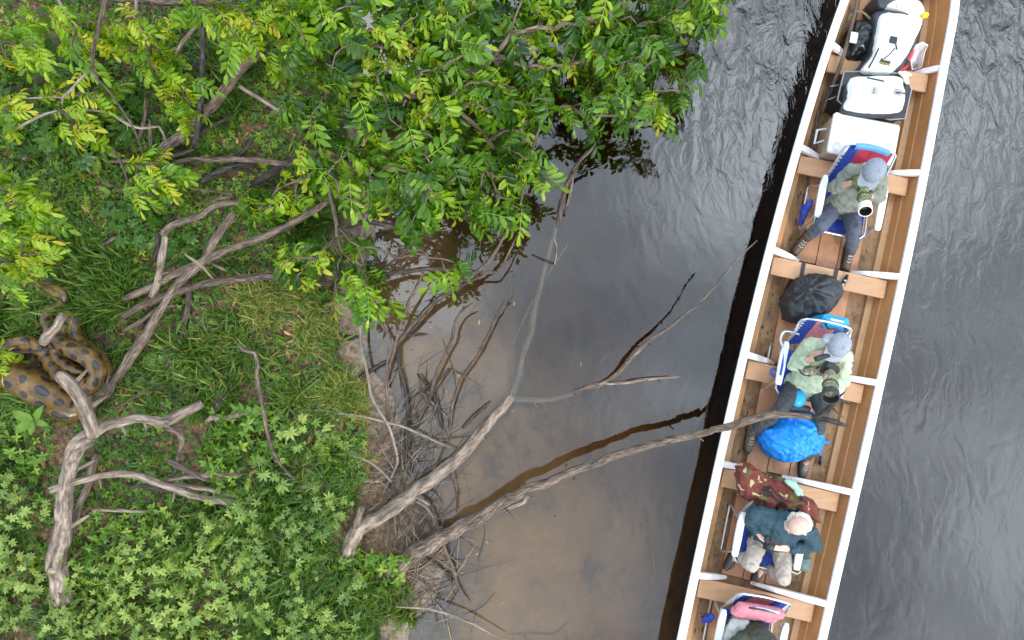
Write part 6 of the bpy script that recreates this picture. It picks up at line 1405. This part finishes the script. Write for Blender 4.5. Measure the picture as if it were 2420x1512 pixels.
def sheet_bag(name, label, cat, outline, c, zt, mat, puff=.1, wr=.012, seed=0, group=None, zlow=None, wscale=9, pleat=None):
    zl = zlow or FLOOR
    pts = ccw([W(*c(x, y), zt * .5 + zl * .5) for x, y in outline]); ce = sum(pts, Vector()) / len(pts)
    root = empty(name, Vector((ce.x, ce.y, zl)), label, cat, group)
    cushion('bag_body', pts, zl, zt - puff, mat, root, rnd=puff * .9, dome=puff, wr=wr, seed=seed, wscale=wscale, pleat=pleat)
    return root, ce
BLUEBAG = plain('bright_blue_nylon', (.006, .23, .76), .42, .12, 8); CYAN = plain('cyan_plastic', (.01, .32, .68), .4, .08)
bb, ce = sheet_bag('blue_rain_cover_bag', 'bright blue covered bag on the floor between the knees of the pale-shirted person', 'bag', [(540, 880), (760, 860), (850, 960), (880, 1090), (850, 1240), (760, 1270), (600, 1340), (480, 1320), (390, 1260), (310, 1080), (430, 950)], cF, .50, BLUEBAG, .12, .026, 7, wscale=13)
blob('flap', [(cv(cF, 850, 1140, .22), .03, cv(cF, 945, 1160, .2), .012), (cv(cF, 820, 1220, .2), .03, cv(cF, 870, 1275, .16), .012), (cv(cF, 840, 1060, .25), .03, cv(cF, 880, 1110, .2), .02)], BLUEBAG, bb, voxel=.011, wrinkle=.008, wscale=20, seed=2)
blob('top_band', [(cv(cF, 590, 820, .40), .035, cv(cF, 740, 840, .40), .035)], BLACK_NY, bb, voxel=.011, wrinkle=.005)
MB().ell(cv(cF, 655, 745, .42), .075, .085, .05, AX, AY, AZ).build('cyan_top', CYAN, bb, smooth=True)
MB().tube([cv(cF, 868, 1270, .1), cv(cF, 858, 1365, .06)], .014, 8).build('side_handle', BLACK_PL, bb, smooth=True)
CHAR = plain('charcoal_nylon', (.026, .027, .032), .5, .2, 30)
bk_, ce = sheet_bag('black_covered_backpack', 'black backpack in a rain cover lying against the middle thwart', 'backpack', [(930, 290), (1150, 270), (1290, 300), (1390, 420), (1370, 520), (1250, 680), (1170, 780), (1000, 790), (830, 740), (780, 560), (830, 440)], cC, .42, CHAR, .10, .020, 11, wscale=9, pleat=(cv(cC, 1040, 430, .42), 13, .07))
for x0, y0, x1, y1 in ((970, 155, 975, 300), (1340, 225, 1310, 320)):
    MB().frame_box(cv(cC, (x0 + x1) / 2, (y0 + y1) / 2, ZT + .02), AX, AY, AZ, .018, .075, .004).build('shoulder_strap', BLACK_NY, bk_)
tr_ = empty('tripod_head', cv(cC, 1420, 340, ZT + .02), 'small black and silver tripod head on the middle thwart', 'tripod head')
MB().ell(cv(cC, 1445, 285, ZT + .05), .016, .016, .016, nu=10, nv=6).build('ball', BLACK_PL, tr_, smooth=True)
MB().tube([cv(cC, 1440, 300, ZT + .04), cv(cC, 1400, 385, ZT + .04)], [.018, .022], 10).build('shaft', BLACK_PL, tr_, smooth=True)
MB().tube([cv(cC, 1425, 330, ZT + .068), cv(cC, 1420, 345, ZT + .068)], .012, 10).build('clamp', ALU, tr_, smooth=True)
MB().ell(cv(cC, 1400, 380, ZT + .06), .014, .014, .014, nu=8, nv=6).build('knob', ALU, tr_, smooth=True)
# blue hard case behind the second chair
cc = cv(cC, 1325, 785, .60); ts = AX * .96 + AY * -.28
hc = empty('blue_case', cc - AZ * .25, 'bright blue hard case behind the pink and blue chair', 'case')
bo_ = MB().frame_box(cc - AZ * .20, AX, AY, AZ, .125, .065, .22, .03).build('case_body', CYAN, hc, smooth=False)
MB().frame_box(cc + AZ * .022 + AY * .018, AX, AY, AZ, .06, .008, .004).build('white_mark', WHITE_PAINT, bo_)
MB().tube(catmull([tuple(cc + AX * -.1 - AY * .03 + AZ * .02), tuple(cc + AX * -.07 - AY * .075 + AZ * .03), tuple(cc + AX * .0 - AY * .065 + AZ * .035), tuple(cc + AX * .07 - AY * .075 + AZ * .03), tuple(cc + AX * .1 - AY * .02 + AZ * .02)], .02), .010, 6).build('handle', BLACK_PL, hc, smooth=True)
# camouflage cloth hung over the third chair
OUT = [(750, 75), (670, 130), (690, 290), (720, 350), (790, 395), (900, 450), (1060, 445), (1200, 460), (1290, 540), (1350, 560), (1330, 460), (1290, 380), (1180, 330), (1060, 250), (1010, 190), (930, 190), (830, 120)]
oz_ = [.52, .52, .50, .55, .62, .70, .76, .72, .6, .5, .58, .66, .74, .72, .62, .60, .56]
cl_ = cushion('camouflage_cloth', ccw([cv(cE, x, y, .62) for x, y in OUT]), .46, .63, CAMO_RED, None, loc=cv(cE, 980, 300, .46), rnd=.08, dome=.07, wr=.038, wscale=9, seed=9, n=180)
setp(cl_, 'reddish camouflage cloth draped over the chair of the bald person', 'cloth')
cl2 = blob('mint_cloth', [(cv(cE, 1060, 215, .70), .025, cv(cE, 1160, 290, .70), .03), (cv(cE, 1090, 205, .66), .02, cv(cE, 1180, 320, .68), .02), (cv(cE, 1110, 230, .70), .03, cv(cE, 1150, 310, .72), .03)], plain('mint_green_cloth', (.33, .52, .40), .75, .08), None, loc=cv(cE, 1110, 260, .6), voxel=.011, wrinkle=.008, wscale=16)
setp(cl2, 'mint green cloth tucked behind the camouflage cloth', 'cloth')
gb, ce = sheet_bag('grey_green_bag', 'grey-green bag on the floor right of the khaki trousers', 'bag', [(1100, 800), (1230, 800), (1245, 900), (1210, 950), (1120, 920), (1085, 860)], cE, .30, plain('grey_green_nylon', (.12, .17, .145), .7, .15), .06, .010, 4)
MB().tube(catmull([tuple(cv(cE, 1090, 950, .12)), tuple(cv(cE, 1140, 970, .12)), tuple(cv(cE, 1168, 945, .14)), tuple(cv(cE, 1120, 905, .18))], .02), .007, 6).build('white_cord', WHITE_PAINT, gb, smooth=True)
MB().frame_box(cv(cE, 1145, 835, .31), AX, AY, AZ, .03, .035, .008, .003).build('pale_patch', plain('pale_patch', (.55, .56, .52), .7, .06), gb)

# ------------------------------------------------------------------ cargo in the bow
WHITE_BAG = plain('white_tarpaulin', (.80, .80, .78), .45, .05, 8, bump=.1); GREY_SIDE = plain('black_tarpaulin', (.030, .033, .040), .45, .25, 14)
def poly_box(c, outline, zlo, zhi, inset=.0):
    top = [W(*c(x, y), zhi) for x, y in outline]; ce = sum(top, Vector()) / len(top)
    return top, ce
def text_mesh(txt, size, loc, ax, ay, mat, name, parent):
    cu = bpy.data.curves.new('t', 'FONT'); cu.body = txt; cu.size = size; cu.align_x = 'CENTER'; cu.align_y = 'CENTER'; cu.extrude = .0006
    o = bpy.data.objects.new('t', cu); C.objects.link(o); dg = bpy.context.evaluated_depsgraph_get(); me = bpy.data.meshes.new_from_object(o.evaluated_get(dg)); bpy.data.objects.remove(o, do_unlink=True)
    az = Vector(ax).cross(Vector(ay)); M = Matrix((ax, ay, az)).transposed().to_4x4(); M.translation = loc; me.transform(M)
    return link(name, me, mat, parent)
def pillow(name, top, zlo, dome, mat, parent, seed=0, wr=.006, rr=.035):
    return cushion(name, ccw(top), zlo, top[0].z, mat, parent, rnd=rr * 1.4, dome=dome, wr=wr, seed=seed, wscale=8)
YEL = plain('yellow_print', (.70, .50, .06), .6, .05); GREYPRINT = plain('grey_print', (.35, .35, .30), .6, .1)
# tall white duffel
top, ce = poly_box(cA, [(1290, 110), (1680, 180), (1620, 420), (1510, 620), (1370, 760), (1060, 745), (1170, 560), (1215, 330)], 0, .46)
df = empty('white_duffel_bag', Vector((ce.x, ce.y, FLOOR)), 'large white and black dry duffel bag in the bow', 'bag')
out = [W(*cA(x, y), .40) for x, y in ((1225, 90), (1690, 165), (1640, 420), (1530, 640), (1400, 775), (1015, 765), (1130, 560), (1165, 330))]
pillow('side_panels', out, FLOOR, .02, GREY_SIDE, df, 3)
tp = pillow('white_panel', [p - (p - ce) * .02 for p in top], .30, .035, WHITE_BAG, df, 5, wr=.008)
pa = MB().frame_box(cv(cA, 1372, 425, .515), AX, AY, AZ, .036, .036, .006, .004).build('strap_patch', BLACK_NY, df)
MB().tube([cv(cA, 1395, 470, .52), cv(cA, 1410, 530, .51)], .008, 6).build('strap_end', BLACK_NY, df)
MB().tube([cv(cA, 1215, 515, .505), cv(cA, 1165, 620, .50), cv(cA, 1108, 725, .47)], .008, 6).build('strap', BLACK_NY, df, smooth=True)
MB().tube([cv(cA, 1385, 515, .515), cv(cA, 1330, 580, .512), cv(cA, 1225, 660, .50)], .006, 6).build('cord', BLACK_NY, df, smooth=True)
lx, ly = (AX + AY * -.02).normalized(), (AY + AX * .02).normalized()
lb = MB().frame_box(cv(cA, 1285, 660, .512), lx, ly, AZ, .048, .026, .006).build('name_label', BLACK_NY, df)
text_mesh('EXPLORER', .021, cv(cA, 1282, 678, .5195), lx, ly, YEL, 'lettering', lb)
MB().frame_box(cv(cA, 1300, 640, .5185), lx, ly, AZ, .034, .006, .0008).build('print_band', GREYPRINT, lb)
# black cooler with a white backpack on it
ol = [(990, 770), (1470, 790), (1550, 960), (1480, 1270), (1320, 1280), (880, 1175), (765, 1075), (835, 775)]
top = [W(*cA(x, y), .36) for x, y in ol]; ce = sum(top, Vector()) / len(top)
ck = empty('black_cooler', Vector((ce.x, ce.y, FLOOR)), 'black cooler box under the white backpack', 'cooler')
MB().prism([Vector((p.x, p.y, FLOOR)).lerp(Vector((ce.x, ce.y, FLOOR)), .06) for p in top][::-1], .27).build('box', BLACK_PL, ck)
lid = MB().prism([Vector((p.x, p.y, .33)) for p in top][::-1], .05).build('lid', BLACK_PL, ck)
GREYRIM = plain('grey_rim', (.30, .31, .32), .4, .1)
MB().tube([Vector((p.x, p.y, .381)) for p in top + top[:1]], .007, 6, False).build('lid_rim', GREYRIM, lid)
hl_ = MB(); a, b_ = cv(cA, 690, 925, .26), cv(cA, 655, 1070, .26)
hl_.tube([cv(cA, 790, 905, .28), cv(cA, 690, 925, .26), cv(cA, 655, 1070, .26), cv(cA, 760, 1030, .28)], .011, 7); hl_.build('handle', GREYRIM, ck, smooth=True)
MB().tube([a, b_], .017, 8).build('handle_grip', BLACK_PL, ck, smooth=True)
o2 = [(1010, 800), (1440, 800), (1500, 900), (1520, 1020), (1430, 1180), (920, 1150), (915, 1000), (935, 840)]
bp_top = [W(*cA(x, y), .56) for x, y in o2]; ce = sum(bp_top, Vector()) / len(bp_top)
wbk = empty('white_backpack', Vector((ce.x, ce.y, .385)), 'white dry backpack lying on the black cooler', 'backpack')
pillow('lower_body', [p.lerp(ce, -.02) - AZ * .05 - AY * .012 for p in bp_top], .388, .0, GREY_SIDE, wbk, 8)
pillow('white_panel', bp_top, .45, .03, WHITE_BAG, wbk, 9, wr=.006)
MB().frame_box(cv(cA, 1180, 845, .605), AX, AY, AZ, .085, .006, .005).build('zip', BLACK_NY, wbk)
lb = MB().frame_box(cv(cA, 1177, 965, .612), AX, AY, AZ, .026, .034, .004).build('name_label', GREYPRINT, wbk)
text_mesh('EXPLORER', .013, cv(cA, 1165, 965, .6172), -AY, AX, BLACK_PL, 'lettering', lb)
pt = MB().frame_box(cv(cA, 1425, 980, .60), AX, AY, AZ, .036, .034, .005, .003).build('strap_patch', GREY_PL, wbk)
MB().tube([cv(cA, 1405, 985, .612), cv(cA, 1520, 995, .58)], .008, 6).build('strap', BLACK_NY, wbk)
# big white cooler
CW = plain('white_cooler_plastic', (.80, .79, .79), .38, .03, 5); CSHADE = plain('shaded_cooler_side', (.36, .28, .21), .5, .08, 6)  # the shade below the lid is put into the box's tan-grey colour
P4 = [W(*q, .44) for q in (cA(740, 1240), cA(1440, 1385), cB(1600, 215), cB(870, 150))]; ce = sum(P4, Vector()) / 4
wc = empty('white_cooler', Vector((ce.x, ce.y, FLOOR)), 'large white cooler box with cup recesses behind the first photographer', 'cooler')
ex, ey = (P4[1] - P4[0]), (P4[3] - P4[0]); hx_, hy_ = ex.length / 2, .205; ex.normalize(); ey = (ey - ex * ey.dot(ex)).normalized()
MB().frame_box(Vector((ce.x, ce.y, (FLOOR + .37) / 2)), ex, ey, AZ, hx_ * .95, hy_ * .95, (.37 - FLOOR) / 2, .02).build('box', CSHADE, wc)
lid = MB().frame_box(Vector((ce.x, ce.y, .405)), ex, ey, AZ, hx_, hy_, .035, .022).build('lid', CW, wc)
MB().frame_box(Vector((ce.x, ce.y, .442)), ex, ey, AZ, hx_ * .60, hy_ * .62, .004, .003).build('raised_panel', CW, lid)
CUP = plain('cup_recess', (.62, .61, .62), .5, .05)
for sx in (-1, 1):
    for sy in (-1, 1):
        q = Vector((ce.x, ce.y, .442)) + ex * sx * hx_ * .78 + ey * sy * hy_ * .66
        cupm = MB(); n = 18
        V = [];
        for r, z in ((.044, .004), (.040, .006), (.034, .001), (.0, -.001)):
            V += [q + ex * r * math.cos(6.2832 * i / n) + ey * r * math.sin(6.2832 * i / n) + AZ * z for i in range(n)]
        Fq = [(k * n + i, k * n + (i + 1) % n, (k + 1) * n + (i + 1) % n, (k + 1) * n + i) for k in range(3) for i in range(n)]
        cupm.add(V, Fq).build('cup_recess', CUP, lid, smooth=True)
hl_ = MB(); hl_.tube([cv(cA, 660, 1370, .30), cv(cA, 560, 1385, .28), cv(cB, 720, 90, .28), cv(cB, 820, 60, .30)], .013, 7); hl_.build('handle', plain('handle_grey', (.6, .6, .6), .5, .05), wc, smooth=True)
text_mesh('COOLER', .001, ce, ex, -ey, CW, 'x', wc) if False else None
# black rubbish bag, jerrycans, scoop, pole, rope, drum
rbg, ce = sheet_bag('black_rubbish_bag', 'shiny black plastic bag of rubbish in the bow', 'bag', [(960, 230), (1120, 240), (1180, 330), (1190, 450), (1120, 560), (1030, 640), (880, 630), (860, 480), (880, 330)], cA, .36, plain('shiny_black_plastic', (.012, .012, .014), .2, .2), .08, .022, 14)
MB().frame_box(cv(cA, 950, 400, .37), AX, AY, AZ, .035, .055, .008, .004).build('silver_packet', plain('silver_foil', (.65, .68, .70), .3, .1), rbg)
MB().frame_box(cv(cA, 940, 645, .10), ts, AY, AZ, .09, .012, .03).build('red_tray', plain('red_tray', (.35, .02, .02), .5, .1), rbg)
TRANSL = plain('milky_plastic', (.68, .68, .64), .35, .06, 6)
jc = empty('white_jerrycan', cv(cA, 1520, 60, FLOOR), 'big milky white jerrycan with yellow cap at the top edge', 'jerrycan')
jt = [W(*cA(x, y), .40) for x, y in ((1300, 60), (1420, -20), (1640, -10), (1715, 90), (1700, 200), (1660, 300), (1500, 130))]
pillow('can_body', jt, FLOOR, .01, TRANSL, jc, 2, wr=.0)
MB().tube([cv(cA, 1700, 165, .40), cv(cA, 1712, 160, .46)], [.030, .030], 14).build('yellow_cap', plain('yellow_cap', (.85, .55, .02), .4, .05), jc, smooth=True)
MB().tube(catmull([tuple(cv(cA, 1400, 80, .40)), tuple(cv(cA, 1470, 30, .44)), tuple(cv(cA, 1600, 40, .44)), tuple(cv(cA, 1650, 90, .40))], .02), .014, 8).build('grip', TRANSL, jc, smooth=True)
rc = empty('red_fuel_can', cv(cA, 1480, 620, FLOOR), 'red fuel can with black cap beside the white duffel', 'fuel can')
pillow('can_body', [W(*cA(x, y), .26) for x, y in ((1570, 430), (1610, 480), (1560, 640), (1510, 740), (1410, 750), (1400, 640))], FLOOR, .0, plain('red_plastic', (.55, .015, .03), .35, .08), rc, 6, wr=0, rr=.03)
MB().tube([cv(cA, 1500, 665, .25), cv(cA, 1502, 663, .30)], [.036, .030], 12).build('cap', BLACK_PL, rc)
sc_ = empty('white_bailer', cv(cA, 1640, 600, FLOOR), 'white cut plastic bailer jug leaning on the right side', 'bailer')
blo = [cv(cA, 1545, 690, .14), cv(cA, 1560, 740, .12), cv(cA, 1680, 720, .14), cv(cA, 1700, 640, .2)]
V = [cv(cA, x, y, z) for x, y, z in ((1545, 560, .20), (1570, 740, .14), (1670, 715, .14), (1700, 560, .24), (1735, 480, .33), (1680, 450, .36), (1610, 480, .34))]
low = [cv(cA, 1610, 640, .06)] ; mV = V + [v_ - AZ * .14 + AX * .02 for v_ in V]; n = len(V)
mF = [(i, (i + 1) % n, n + (i + 1) % n, n + i) for i in range(n)] + [tuple(range(2 * n - 1, n - 1, -1))]
link('jug', mesh(mV, mF), plain('white_jug_plastic', (.78, .76, .77), .4, .04), sc_, smooth=False)
MB().tube(V + V[:1], .006, 6, False).build('rim', WHITE_RIB, sc_)
POLE = wood_mat('dark_pole_wood', (.055, .035, .022), (.14, .10, .07), .6, .3)
pq = [cv(cA, 1030, -180, .36), cv(cA, 985, 30, .34), cv(cA, 850, 560, .30), cv(cA, 730, 900, .24), cv(cA, 600, 1220, .12)]
po_ = MB().tube(catmull([tuple(p) for p in pq], .1), [.02] * len(catmull([tuple(p) for p in pq], .1)), 9).build('boat_pole', POLE, None, pq[-1], smooth=True)
setp(po_, 'long dark wooden pole lying along the left side of the bow', 'pole')
pq = [cv(cA, 620, 1120, .14), cv(cA, 570, 1190, .13), cv(cA, 540, 1400, .10), cv(cB, 640, 230, .09)]
po2 = MB().tube(pq, .014, 8).build('paddle_shaft', POLE, None, pq[-1], smooth=True); setp(po2, 'short dark paddle shaft lying beside the white cooler', 'paddle')
ROPE = plain('tan_rope', (.22, .17, .10), .85, .3, 90, bump=.5, bscale=160)
rp = MB().tube(catmull([tuple(cv(cA, x, y, z)) for x, y, z in ((890, 230, .2), (905, 170, .24), (960, 125, .27), (1040, 130, .28), (1110, 190, .3), (1140, 230, .30))], .02), .011, 7).build('mooring_rope', ROPE, None, cv(cA, 1000, 150, .2), smooth=True); setp(rp, 'tan mooring rope looped above the black rubbish bag', 'rope')
rp2 = MB().tube(catmull([tuple(cv(cA, x, y, z)) for x, y, z in ((1160, -40, .10), (1120, 60, .10), (1110, 140, .10), (1130, 200, .12))], .03), .008, 6).build('thin_rope', ROPE, None, cv(cA, 1130, 100, .1), smooth=True); setp(rp2, 'thin brown rope lying on the floor of the bow', 'rope')
dr = empty('black_dry_sack', cv(cA, 1260, 10, FLOOR), 'black dry sack at the top edge beside the jerrycan', 'bag')
pillow('sack_body', [W(*cA(x, y), .38) for x, y in ((1215, -80), (1340, -70), (1370, 20), (1260, 90), (1205, 40))], FLOOR, .0, GREY_SIDE, dr, 3)
crm = blob('cream_cloth', [(cv(cA, 1440, 770, .42), .02, cv(cA, 1550, 800, .40), .02), (cv(cA, 1500, 790, .42), .025, cv(cA, 1515, 880, .40), .02), (cv(cA, 1460, 790, .42), .02, cv(cA, 1510, 870, .42), .02)], plain('cream_cloth', (.70, .64, .52), .75, .06), None, loc=cv(cA, 1500, 820, .3), voxel=.010, wrinkle=.006)
setp(crm, 'cream cloth corner beside the white backpack', 'cloth')
